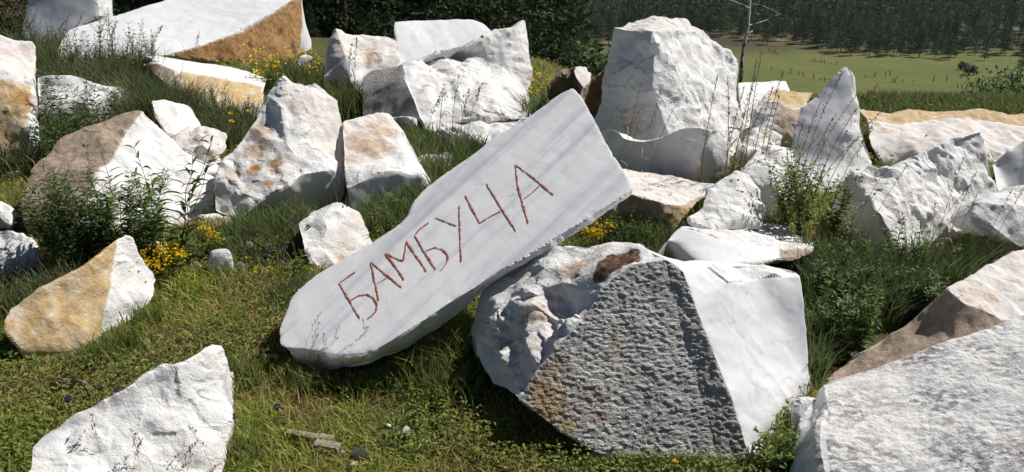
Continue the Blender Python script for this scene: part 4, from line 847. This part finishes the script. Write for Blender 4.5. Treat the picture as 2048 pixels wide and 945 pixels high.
for i, (u, v) in enumerate([(1070, 235), (1085, 225), (1062, 220)]):
    herb('flowering_weed', 'yellow-flowered weed right of the craggy boulder', 'plant', gpos(u, v), .42, 4, .12, .06, .018, 8, GREEN, (0, 0), 2, 0.4, 'yellow-flowered weeds by the craggy boulder', seed=210 + i, flowers=(YEL, 3, .03, .045))

# flowers in the grass
def disc_flower(name, label, u, v, h, rad, pal, petals=5, group=None, ball=False):
    x, y = gpos(u, v); root = empty(name, (x, y, tz(x, y))); tag(root, label, 'flower', group)
    rng = np.random.default_rng(int(u * 7 + v))
    V, F = tube([(0, 0, 0), (0.004, 0, h * .5), (0, 0, h)], .0016, .0012, 3); link('stem', mesh_np('stem', V, [F], STEM), root)
    if ball:
        n = 260; D = rng.normal(0, 1, (n, 3)); D /= np.linalg.norm(D, axis=1)[:, None]
        V, Q, T, per = leaves(np.array([[0, 0, h]]) + D * rad * 0.45, D, rad * 0.55, rad * 0.16, droop=0, rng=rng)
        link('seed_head', mesh_np('seed_head', V, [Q, T], PETAL, pal_colors(pal, n, per, rng)), root)
    else:
        a = np.arange(petals * 2) * math.pi / petals; D = np.stack([np.cos(a), np.sin(a) - .3, np.where(np.arange(petals * 2) % 2, .9, .35)], 1)
        V, Q, T, per = leaves(np.tile([[0, 0, h]], (petals * 2, 1)), D, rad, rad * .95, droop=0, rng=rng)
        link('flower_head', mesh_np('flower_head', V, [Q, T], PETAL, pal_colors(pal, petals * 2, per, rng)), root)
# (u, v) is where the flower head shows; the stem foot lies lower by the stem height
def foot(u, v, h):
    r = ray(u, v); t = (h - H) / r.z; p = EYE + r * t
    d = p.copy(); d.z = 0; q = d - EYE; c = Vector((q.x, q.y * math.cos(TH) - q.z * math.sin(TH), 0))
    depth = q.y * math.cos(TH) - q.z * math.sin(TH); upc = q.y * math.sin(TH) + q.z * math.cos(TH)
    return 1024 + FPX * q.x / depth, 472.5 - FPX * upc / depth
for (u, v, lb, r) in [(360, 552, 'yellow buttercup below the dandelion clock', .014), (493, 514, 'yellow buttercup by the second dandelion clock', .013), (512, 543, 'lower of two yellow buttercups left of the knee-high boulder', .016), (538, 534, 'upper of two yellow buttercups left of the knee-high boulder', .014), (1351, 921, 'yellow buttercup in front of the drilled block', .0135), (462, 233, 'yellow flower behind the lumpy pink stone', .03), (465, 250, 'lower yellow flower behind the lumpy pink stone', .03), (498, 228, 'yellow flower left of the pyramid boulder', .028)]:
    h = .10 if v > 300 else .4
    disc_flower('yellow_flower', lb, *foot(u, v, h), h, r, YEL, group='yellow flowers in the grass')
for (u, v, lb) in [(393, 526, 'round dandelion clock nearest the ochre-faced rock'), (481, 527, 'dandelion clock near the little ribbed stone'), (499, 485, 'dandelion clock by the low ochre block')]:
    disc_flower('dandelion_clock', lb, *foot(u, v, .16), .16, .022, [(.55, .54, .48), (.45, .45, .40)], ball=True, group='dandelion clocks')
for (u, v, lb, r) in [(465, 823, 'violet flower right of the fin-shaped rock', .013), (552, 804, 'violet flower in the grass below the slab end', .014), (135, 792, 'violet flower behind the fin-shaped rock', .016), (232, 772, 'dark violet flower at the brow of the fin-shaped rock', .013)]:
    disc_flower('violet_flower', lb, *foot(u, v, .09), .09, r, [(.12, .09, .24), (.15, .12, .26)], ball=True, group='violet flowers')
for k in range(14):
    rk = random.Random(900 + k); disc_flower('clover_flower', 'pink clover head in the grass left of the knee-high boulder', *foot(rk.uniform(528, 590), rk.uniform(470, 525), .12), .12, rk.uniform(.011, .016), [(.26, .14, .24), (.30, .18, .26), (.16, .09, .14)], ball=True, group='clover heads')

# seed-headed grass stalks
def stalk(label, u, v, h, lean, group, headlen=0.28, dry=True, seed=0, thick=1.0, dense=30, name='grass_stalk', spike=.016):
    rng = np.random.default_rng(5000 + seed); x, y = gpos(u, v); root = empty(name, (x, y, tz(x, y) - .01)); tag(root, label, 'grass stalk', group)
    t = np.linspace(0, 1, 9); pts = np.stack([lean * h * t ** 2.2, rng.normal(0, .06) * h * t ** 2, h * t * (1 - 0.12 * abs(lean) * t)], 1)
    r = .0013 * thick
    V, F = tube(pts, r, r * .5, 3); link('stem', mesh_np('stem', V, [F], DRYSTEM if dry else STEM), root)
    n = dense; f = 1 - headlen * rng.uniform(0, 1, n); q = f * 8; i0 = np.minimum(q.astype(int), 7)
    P = pts[i0] * (1 - (q - i0))[:, None] + pts[i0 + 1] * (q - i0)[:, None]
    k = (1.2 - (f - (1 - headlen)) / headlen)[:, None]
    D = rng.normal(0, 1, (n, 3)) * np.array([.6, .6, .3]) + np.array([lean * .5, 0, 1.0])
    P = P + rng.normal(0, 1, (n, 3)) * np.array([.010, .010, .004]) * k * spike / .016
    V, Q, T, per = leaves(P, D, spike, spike * .3, droop=0.05, rng=rng)
    tag(link('seed_head', mesh_np('seed_head', V, [Q, T], LEAF, pal_colors([(.17, .12, .09), (.13, .085, .065), (.24, .19, .12)] if dry else SAGE, n, per, rng)), root), kind='stuff')
    # one or two long leaves
    P = pts[[2, 4]]; D = np.array([[rng.normal(), .3, 1.0], [rng.normal(), -.3, 1.0]])
    for k in (0, 1):
        V, Q, T, per = leaves(P[k:k+1], D[k:k+1], h * .22, .004 * thick, droop=0.5, rng=rng); link('leaf', mesh_np('leaf', V, [Q, T], LEAF, pal_colors(SAGE if not dry else DRY, 1, per, rng)), root)
rr = random.Random(17)
for i, (u, vt) in enumerate([(135, 835), (205, 812), (262, 845), (318, 830), (118, 875), (145, 905), (290, 855), (310, 880), (340, 858), (240, 890), (270, 905), (372, 872), (425, 815), (405, 905), (180, 875), (350, 900)]):
    p0 = on_ground(u, 985); top = at(u, vt, p0.y + 0.02); stalk('brown seed-headed grass stalk before the fin-shaped white rock', u + rr.uniform(-12, 12), 985, max(top.z, .08), rr.uniform(-.3, .5), 'grass stalks before the fin-shaped rock', seed=i, spike=.012, thick=.7, dense=24)
for i, (u, vt) in enumerate([(608, 610), (628, 630), (610, 660), (665, 655), (672, 640), (706, 650), (722, 640), (735, 625), (690, 690), (640, 700), (755, 690), (826, 720), (870, 690), (890, 700), (915, 660)]):
    p0 = on_ground(u, 752); top = at(u, vt, p0.y); stalk('slender grass stalk with seed head before the lettered slab', u + rr.uniform(-10, 10), 752, max(top.z, .1), rr.uniform(-.15, .3), 'grass stalks before the lettered slab', seed=30 + i, spike=.011, thick=.6, dense=22)
for i, (u, vt, vb, ln) in enumerate([(1395, 135, 415, .02), (1440, 165, 420, .10), (1455, 140, 425, .1), (1470, 120, 420, .08), (1490, 165, 425, .1), (1480, 100, 420, .05), (1505, 130, 425, .08), (1460, 190, 430, .15), (1515, 180, 430, .05), (1448, 150, 410, -.05)]):
    p0 = on_ground(u, vb); top = at(u, vt, p0.y); stalk('tall thin dark grass stalk before the tallest block', u, vb, top.z, ln, 'tall stalks before the tallest block', seed=60 + i, thick=2.8, dense=60, headlen=.45, spike=.02)
for i, (u, vt, vb, ln) in enumerate([(1240, 200, 400, .25), (1262, 235, 420, .1), (1285, 205, 420, .15), (1300, 210, 430, .2), (1256, 150, 400, .12)]):
    p0 = on_ground(u, vb); top = at(u, vt, p0.y); stalk('bare dark grass stalk before the blue-grey shaded slab', u - 12, vb, top.z, ln, 'stalks before the blue-grey slab', seed=80 + i, thick=1.6, dense=26, spike=.016)
for i, (u, vt, vb, ln) in enumerate([(1625, 170, 440, .3), (1600, 190, 440, .15), (1645, 150, 440, .35), (1615, 210, 450, .2), (1660, 160, 450, .4), (1590, 230, 450, .1), (1635, 230, 450, .45), (1680, 240, 460, .25), (1612, 130, 440, .2)]):
    p0 = on_ground(u, vb); top = at(u, vt, p0.y); stalk('arching grass stalk before the pointed shard', u - 25, vb, top.z, ln, 'stalks before the pointed shard', seed=100 + i, thick=2.4, dense=34, spike=.02, headlen=.3)
for i, (u, vt, vb, ln) in enumerate([(1870, 300, 580, .1), (1885, 330, 590, .15), (1840, 350, 590, .3), (1855, 400, 590, .05), (1900, 380, 580, .2), (1960, 370, 590, .2), (1975, 360, 585, .25), (1820, 400, 590, -.2), (1700, 300, 560, .25), (1730, 320, 560, .3)]):
    p0 = on_ground(u, vb); top = at(u, vt, p0.y); stalk('dark bent grass stalk before the ridged white block', u - 18, vb, top.z, ln, 'stalks before the ridged block', seed=120 + i, thick=1.6, dense=22, spike=.016, headlen=.2)
for i, (u, vt, vb, ln) in enumerate([(705, 90, 240, .1), (718, 70, 240, .1), (860, 190, 310, .25), (885, 170, 310, .1), (910, 150, 320, .1), (940, 165, 320, .2), (925, 180, 320, .15), (235, 60, 200, .1), (225, 40, 200, .3), (280, 45, 200, .5), (300, 55, 205, .3), (400, 60, 170, .2), (170, 60, 190, .2), (155, 70, 200, .1), (105, 30, 170, .4), (130, 20, 170, .3), (150, 15, 180, .3), (85, 25, 170, .2)]):
    p0 = on_ground(u, vb); top = at(u, vt, p0.y); stalk('thin grass stalk in front of the back row of white rocks', u - 6, vb, top.z, ln, 'stalks before the back rocks', seed=140 + i, thick=2.6, dense=36, spike=.03, headlen=.3, dry=i > 6)

# weathered boards lying in the grass
def board(label, u, v, ln, wd, rot, tilt):
    bm = bmesh.new(); rng = random.Random(u); n = 9; vs = []
    for i in range(n):
        f = i / (n - 1) - .5; j = rng.uniform(-.004, .004)
        vs.append([bm.verts.new((f * ln, s * wd / 2 + j, zz + rng.uniform(-.001, .001))) for s, zz in ((-1, 0), (1, 0), (1, .016), (-1, .016))])
    for a, b in zip(vs[:-1], vs[1:]):
        for k in range(4): bm.faces.new((a[k], a[(k + 1) % 4], b[(k + 1) % 4], b[k]))
    bm.faces.new(vs[0][::-1]); bm.faces.new(vs[-1]); bmesh.ops.recalc_face_normals(bm, faces=bm.faces)
    me = bpy.data.meshes.new('wooden_plank'); bm.to_mesh(me); me.materials.append(BOARD); p = on_ground(u, v)
    o = link('wooden_plank', me, loc=(p.x, p.y, tz(p.x, p.y) + .014)); o.rotation_euler = (tilt, .03, rot); tag(o, label, 'board', 'old boards in the grass', 'thing')
board('brown weathered board half sunk in the lawn', 620, 872, .19, .026, -.22, .1)
board('short grey board end beside the brown board', 655, 892, .10, .036, -.25, .05)

# ------------------------------------------------------------------ dead birch
def dead_birch():
    b0 = at(1478, 190, 11.2); b0.z = tz(b0.x, b0.y) - .05; root = empty('dead_tree', b0); tag(root, 'leafless dead tree with pale bark against the far forest', 'tree')
    def line(uvs, r0, r1, name, Y=11.2):
        pts = np.array([(at(u, v, Y + k * .05) - b0)[:] for k, (u, v) in enumerate(uvs)])
        V, F = tube(pts, r0, r1, 6); link(name, mesh_np(name, V, [F], BIRCH, smooth=True), root)
    z = b0; base_uv = (1478, 200)
    line([base_uv, (1482, 150), (1484, 120), (1488, 90), (1495, 60), (1498, 30), (1499, 15), (1503, -40), (1500, -120)], .029, .014, 'trunk')
    line([(1499, 18), (1488, 12), (1470, 4), (1450, -2), (1420, -20)], .016, .005, 'branch')
    line([(1497, 52), (1512, 48), (1530, 42), (1548, 34), (1575, 20)], .013, .004, 'branch')
    line([(1503, 8), (1520, 10), (1548, 22), (1570, 35)], .006, .003, 'branch')
    line([(1494, 70), (1505, 62), (1500, 85), (1520, 110)], .008, .003, 'branch')
dead_birch()

# marble crumbs round the feet of the rocks
def crumbs():
    rng = np.random.default_rng(404); V, F = [], []; off = 0
    base = np.array([[1, 0, 0], [-1, 0, 0], [0, 1, 0], [0, -1, 0], [0, 0, 1], [0, 0, -1]], float); tri = np.array([[0, 2, 4], [2, 1, 4], [1, 3, 4], [3, 0, 4], [2, 0, 5], [1, 2, 5], [3, 1, 5], [0, 3, 5]])
    for hl in FOOT:
        c = hl.mean(0)
        if c[1] > 9: continue
        for _ in range(3):
            p = hl[rng.integers(len(hl))]; p = c + (p - c) * rng.uniform(1.0, 1.15) + rng.normal(0, .06, 2)
            s = rng.uniform(.006, .022) * rng.uniform(.6, 1.4, 3) * (1.6 if rng.uniform() < .15 else 1)
            q = base * s * rng.uniform(.6, 1.3, (6, 1)); a = rng.uniform(0, 6.28); R = np.array([[math.cos(a), -math.sin(a), 0], [math.sin(a), math.cos(a), 0], [0, 0, 1]])
            q[:, 2] *= .55; V.append(q @ R.T + np.array([p[0], p[1], tz(p[0], p[1]) + .008])); F.append(tri + off); off += 6
    m = plain('marble_crumb', (.42, .37, .32), (.66, .63, .60), 30)
    tag(link('stone_chips', mesh_np('stone_chips', np.concatenate(V), [np.concatenate(F)], m)), 'marble crumbs scattered round the feet of the rocks', 'stone chips', kind='stuff')
crumbs()
# ------------------------------------------------------------------ trees
NEED = [(0.036, 0.06, 0.026), (0.05, 0.08, 0.033), (0.066, 0.098, 0.038), (0.028, 0.048, 0.022)]
NEEDL = [(0.08, 0.112, 0.042), (0.06, 0.09, 0.035), (0.05, 0.075, 0.032)]
def conifer_crown(h, rad, base, nwh, nper, npb, q, rng, pal, shape=1.0, gaps=0.12):
    """needle sprays along whorled branches; returns V, Q, colours and branch tubes"""
    P, D, C, br = [], [], [], []; pal = np.array(pal)
    for k in range(nwh):
        f = (k + rng.uniform(-.3, .3)) / nwh; z = base + (h - base) * np.clip(f, 0, .99)
        R = rad * (1 - np.clip(f, 0, 1) ** shape) * (0.55 + 0.45 * min(1, f * 5 + .35)) + .15
        for j in range(nper):
            if rng.uniform() < gaps: continue
            a = rng.uniform(0, 6.283); L = R * rng.uniform(.6, 1.12); dr = rng.uniform(-.35, .15)
            tipz = z + L * dr; c0 = pal[rng.integers(len(pal))] * rng.uniform(.7, 1.3)
            br.append((np.array([0, 0, z]), np.array([math.cos(a) * L, math.sin(a) * L, tipz])))
            n = max(3, int(npb * L / rad)); t = rng.uniform(.18, 1.05, n)[:, None]
            p = br[-1][0] * (1 - t) + br[-1][1] * t + rng.normal(0, .11 * L, (n, 3)) * np.array([1, 1, .45])
            d = (br[-1][1] - br[-1][0])[None] * .6 / L + rng.normal(0, .55, (n, 3)) + np.array([0, 0, .15])
            P.append(p); D.append(d); C.append(np.tile(c0, (n, 1)) * rng.uniform(.8, 1.2, (n, 1)))
    P, D, C = np.concatenate(P), np.concatenate(D), np.concatenate(C)
    D /= np.linalg.norm(D, axis=1)[:, None]; n = len(P)
    S = np.cross(D, rng.normal(0, 1, (n, 3))); S /= np.linalg.norm(S, axis=1)[:, None] + 1e-9
    ql = q * rng.uniform(.7, 1.4, n)[:, None]; qw = ql * .42
    V = np.stack([P - D * ql * .5, P + S * qw * .5, P + D * ql * .6, P - S * qw * .5], 1).reshape(-1, 3)
    F = np.arange(n * 4).reshape(-1, 4)
    return V, F, np.repeat(C, 4, 0), br
def conifer_proto(h, rad, base, nwh, nper, npb, q, seed, pal, shape=1.0, limbs=True, gaps=.12, tr=.16):
    rng = np.random.default_rng(seed); V, F, C, br = conifer_crown(h, rad, base, nwh, nper, npb, q, rng, pal, shape, gaps)
    crown = mesh_np('crown', V, [F], NEEDLE, C)
    wob = rng.normal(0, .05, (8, 3)); wob[0] = 0; wob[:, 2] = 0
    parts = [tube(np.stack([np.zeros(8), np.zeros(8), np.linspace(-.5, h * .96, 8)], 1) + wob, tr, tr * .15, 7)]
    if limbs:
        for a, b in br[::2]: parts.append(tube(np.stack([a, (a + b) / 2, b]), tr * .16, tr * .05, 3))
    TV, TF = cat_vf(parts)
    return mesh_np('trunk', TV, [TF], BARK), crown
def put_tree(proto, x, y, s, rot, label, group, name='pine_tree'):
    root = empty(name, (x, y, tz(x, y) - .1)); root.rotation_euler[2] = rot; root.scale = (s, s, s * random.uniform(.92, 1.1)); tag(root, label, 'tree', group)
    link('trunk', proto[0], root); link('crown', proto[1], root); return root
rt = random.Random(77)
FIRS = [conifer_proto(17, 3.0, .8, 36, 10, 56, .22, 10 + i, NEED if i != 1 else NEED + NEEDL, 1.25) for i in range(3)]
k = 0
for row, (y0, step) in enumerate([(33, 62), (42, 52), (54, 52)]):
    u = 150 + row * 20
    while u < (1085 if row == 0 else 1130):
        y = y0 + rt.uniform(-4, 4); x = (u + rt.uniform(-14, 14) - 1024) / FPX * y * 1.04
        if not (u > 1000 and row == 0):
            put_tree(FIRS[k % 3], x, y, rt.uniform(.85, 1.2), rt.uniform(0, 6), 'dark conifer in the %s rank of the close stand' % ('front', 'middle', 'rear')[row], 'close conifers, %s rank' % ('front', 'middle', 'rear')[row], 'conifer_tree'); k += 1
        u += step * rt.uniform(.8, 1.2)
x, y = ((636 - 1024) / FPX * 24, 24.0); put_tree(FIRS[1], x, y, .16, 1, 'little sapling conifer before the dark stand', None, 'conifer_sapling')
PINES = [conifer_proto(10.5, 2.3 + .25 * i, 1.6 + .3 * i, 17, 7, 20, .5, 40 + i, [tuple(c * (.9 + .25 * i) for c in q) for q in NEED[1:] + NEEDL], 1.5, gaps=.2, tr=.15) for i in range(5)]
# mid distance pines on the slope
for (u, y, s) in [(1128, 84, 1.7), (1152, 98, 1.5), (1172, 96, 1.55), (1190, 108, 1.5), (1205, 120, 1.6), (1140, 120, 1.7), (1215, 130, 1.5), (1100, 70, 1.9), (1080, 66, 2.0), (1062, 75, 2.0), (1225, 150, 1.5), (1185, 150, 1.5), (1120, 60, 1.6), (1165, 72, 1.5)]:
    put_tree(PINES[rt.randrange(5)], (u - 1024) / FPX * y * 1.03, y, s, rt.uniform(0, 6), 'pine on the slope left of the tallest block', 'pines on the slope below')
for (u, v, s) in [(1968, 122, .75), (2010, 112, .9), (1552, 82, .85), (1535, 90, .8), (1660, 104, .9), (2040, 150, .6)]:
    p = terrain_hit(u, v); put_tree(PINES[rt.randrange(5)], p.x, p.y, s, rt.uniform(0, 6), 'lone pine at the edge of the far meadow', 'lone pines on the meadow')
# the far forest
VB = np.array([[1000, 120], [1180, 95], [1300, 80], [1400, 72], [1450, 78], [1540, 84], [1600, 88], [1640, 95], [1690, 112], [1750, 114], [1800, 118], [1860, 128], [1905, 134], [1930, 112], [1990, 108], [2030, 112], [2100, 128], [2300, 140]], float)
def project(x, y, z):
    q = z - H; depth = y * math.cos(TH) - q * math.sin(TH); upc = y * math.sin(TH) + q * math.cos(TH)
    return 1024 + FPX * x / depth, 472.5 - FPX * upc / depth
def forest():
    rng = np.random.default_rng(99); sp = 6.3
    gx, gy = np.meshgrid(np.arange(-30, 720, sp), np.arange(190, 980, sp)); x = gx.ravel() + rng.uniform(-.48, .48, gx.size) * sp; y = gy.ravel() + rng.uniform(-.48, .48, gx.size) * sp
    z = terrain(x, y); u, v = project(x, y, z)
    k = (v < np.interp(u, VB[:, 0], VB[:, 1]) + rng.normal(0, 2.5, len(u))) & (v > -70) & (u > 1020) & (u < 2300)
    clear = vnoise(x / 26, y / 40, 61) * .7 + vnoise(x / 9, y / 9, 62) * .3
    k &= clear < (.63 + .05 * (y > 420))
    x, y, z, u, v = x[k], y[k], z[k], u[k], v[k]
    o = np.argsort(y + np.where((u > 2060) | (u < 1180), 1000, 0)); x, y, z = x[o], y[o], z[o]
    for i in range(min(285, len(x))):
        put_tree(PINES[int(rng.integers(5))], x[i], y[i], rng.uniform(.55, 1.3), rng.uniform(0, 6), 'pine in the front ranks of the far forest', 'pines of the far forest edge')
    x, y, z = x[285:], y[285:], z[285:]
    lows = [conifer_crown(10.5, 2.7, 1.8, 9, 5, 4, 1.5, np.random.default_rng(70 + i), NEED[1:] + NEEDL, 1.5, .1)[:3] for i in range(4)]
    Vs, Fs, Cs, off = [], [], [], 0
    for i in range(len(x)):
        V, F, C = lows[i % 4]; s = rng.uniform(.6, 1.3); a = rng.uniform(0, 6.28); ca, sa = math.cos(a), math.sin(a)
        Vs.append(np.stack([x[i] + s * (V[:, 0] * ca - V[:, 1] * sa), y[i] + s * (V[:, 0] * sa + V[:, 1] * ca), z[i] + s * V[:, 2]], 1)); Fs.append(F + off); off += len(V); Cs.append(C * rng.uniform(.8, 2.3))
    print('FOREST', len(x), off // 4)
    tag(link('forest', mesh_np('forest', np.concatenate(Vs), [np.concatenate(Fs)], NEEDLE, np.concatenate(Cs))), 'dark pine forest covering the far hillside', 'forest', kind='stuff')
forest()
# shrubs on the brow and in the meadow
def bush(label, p, h, r, n, pal, seed, leaf=.12):
    rng = np.random.default_rng(seed); root = empty('bush', p); tag(root, label, 'bush')
    st = [tube(np.array([[0, 0, -.1], [rng.normal(0, r * .2), rng.normal(0, r * .2), h * .4], [rng.normal(0, r * .5), rng.normal(0, r * .5), h * .85]]), .02 * h, .006 * h, 4) for _ in range(7)]
    V, F = cat_vf(st); link('stem', mesh_np('stem', V, [F], BARK), root)
    c = rng.normal(0, 1, (28, 3)); c /= np.linalg.norm(c, axis=1)[:, None]; c *= rng.uniform(.5, 1, (28, 1)); c = c * np.array([r, r, h * .42]) + np.array([0, 0, h * .55])
    P = c[rng.integers(0, 28, n)] + rng.normal(0, .17, (n, 3)) * np.array([r, r, h * .6]); D = rng.normal(0, 1, (n, 3)) + np.array([0, 0, .5])
    V, Q, T, per = leaves(P, D, leaf * rng.uniform(.7, 1.2, n), leaf * .5, rng=rng); o = link('foliage', mesh_np('foliage', V, [Q, T], LEAF, pal_colors(pal, n, per, rng, .3)), root); o['kind'] = 'stuff'
p = at(1985, 215, 16); p.z = tz(p.x, p.y); bush('dark leafy bush on the brow at the right', p, 1.25, 1.0, 2600, DARK, 1, .10)
p = at(2050, 215, 14); p.z = tz(p.x, p.y); bush('bush cut by the right edge above the pinkish boulder', p, 1.1, .9, 2400, DARK + GREEN[:1], 2, .09)
p = at(1835, 200, 15); p.z = tz(p.x, p.y); bush('small thin bush on the brow', p, .9, .5, 900, DARK, 3, .09)
for i, (u, v, s) in enumerate([(1923, 140, 2.4), (1938, 150, 3.2)]): bush(['smaller round bush on the far meadow', 'larger round bush on the far meadow'][i], terrain_hit(u, v), s, s * .6, 700, NEEDL, 4 + i, .5)
p = at(10, 70, 20); p.z = tz(p.x, p.y); bush('reddish brown bush behind the grey slab at top left', p, 1.6, 1.5, 2500, [(.10, .075, .04), (.07, .06, .03), (.05, .06, .025)], 9, .12)

# broken fences on the far meadow
def fence(label, a, b, n, seed, rails=True):
    rng = random.Random(seed); p0 = terrain_hit(*a); root = empty('wooden_fence', p0); tag(root, label, 'fence', 'broken fences on the far meadow', 'thing'); prev = None
    for i in range(n):
        if 0 < i < n - 1 and rng.random() < .28: prev = None; continue
        f = i / (n - 1) + rng.uniform(-.4, .4) / n; p = terrain_hit(a[0] + (b[0] - a[0]) * f + rng.uniform(-2, 2), a[1] + (b[1] - a[1]) * f); d = p - p0; hh = rng.uniform(.5, 1.8)
        V, F = tube(np.array([d + Vector((0, 0, -.2)), d + Vector((rng.uniform(-.1, .1), 0, hh * .5)), d + Vector((rng.uniform(-.5, .5), 0, hh))]), .13, .10, 5); link('post', mesh_np('post', V, [F], POST), root)
        if rails and prev is not None and rng.random() < .6:
            za = rng.uniform(.2, .9); zb = rng.uniform(.1, .9); V, F = tube(np.array([prev + Vector((0, 0, za)), (prev + d) / 2 + Vector((0, 0, (za + zb) / 2 - .05)), d + Vector((0, 0, zb))]), .07, .06, 4); link('rail', mesh_np('rail', V, [F], POST), root)
        prev = d
fence('farthest line of old fence posts, left part of the far meadow', (1538, 104), (1572, 114), 6, 1)
fence('fence remains in the middle of the far meadow', (1618, 122), (1668, 131), 6, 2)
fence('long low fence line nearest the pointed shard', (1545, 140), (1662, 166), 10, 3)
fence('leaning posts right of the pointed shard', (1735, 156), (1778, 152), 5, 4)
fence('broken railing in the centre right of the far meadow', (1782, 166), (1888, 163), 10, 5)
fence('fence remnant near the round bushes', (1912, 176), (1955, 182), 5, 6)
fence('dark fallen fence towards the right edge of the far meadow', (1925, 158), (2035, 160), 8, 7)
for i in range(7):
    p = terrain_hit(*[(1770, 28), (1880, 62), (1840, 66), (1968, 86), (1990, 92), (1915, 82), (1700, 44)][i]); o = ROCKS and link('far_boulder', list(ROCKS.values())[-3 - i].data, loc=(p.x, p.y, p.z)); s = 9.0; o.scale = (s * 1.6, s, s); tag(o, 'pale boulder in a forest clearing', 'stone', 'pale boulders in the forest', 'thing')

# ------------------------------------------------------------------ the summer air
def haze():
    m, nt = new_mat('haze'); b = NB(nt); p = b.n('VolumePrincipled')
    p.inputs['Color'].default_value = (0.80, 0.88, 1.0, 1); p.inputs['Density'].default_value = HAZE; p.inputs['Anisotropy'].default_value = 0.2
    b.l(p.outputs[0], b.n('OutputMaterial').inputs['Volume'])
    V = np.array([(x, y, z) for x in (-2900, 2900) for y in (-20, 2750) for z in (-45, 30)], float)
    me = mesh_np('haze', V, [np.array([(0, 1, 3, 2), (4, 6, 7, 5), (0, 4, 5, 1), (2, 3, 7, 6), (0, 2, 6, 4), (1, 5, 7, 3)])], m)
    tag(link('haze', me), 'thin blue summer haze over the valley', 'haze', kind='stuff')
HAZE = 0.00007
haze()
# number the look-alikes of the small groups from left to right, as they show
bpy.context.view_layer.update()
ORD = 'first second third fourth fifth sixth seventh eighth ninth tenth eleventh twelfth thirteenth fourteenth fifteenth sixteenth seventeenth eighteenth nineteenth twentieth'.split()
def number_groups():
    by = {}
    for o in sc.objects:
        if o.parent is None and o.get('label') and o.get('group'): by.setdefault(o['label'], []).append(o)
    for lab, os_ in by.items():
        if 1 < len(os_) <= 20:
            os_.sort(key=lambda o: project(*o.location)[0])
            for k, o in enumerate(os_): o['label'] = ORD[k] + ' from left: ' + lab
number_groups()
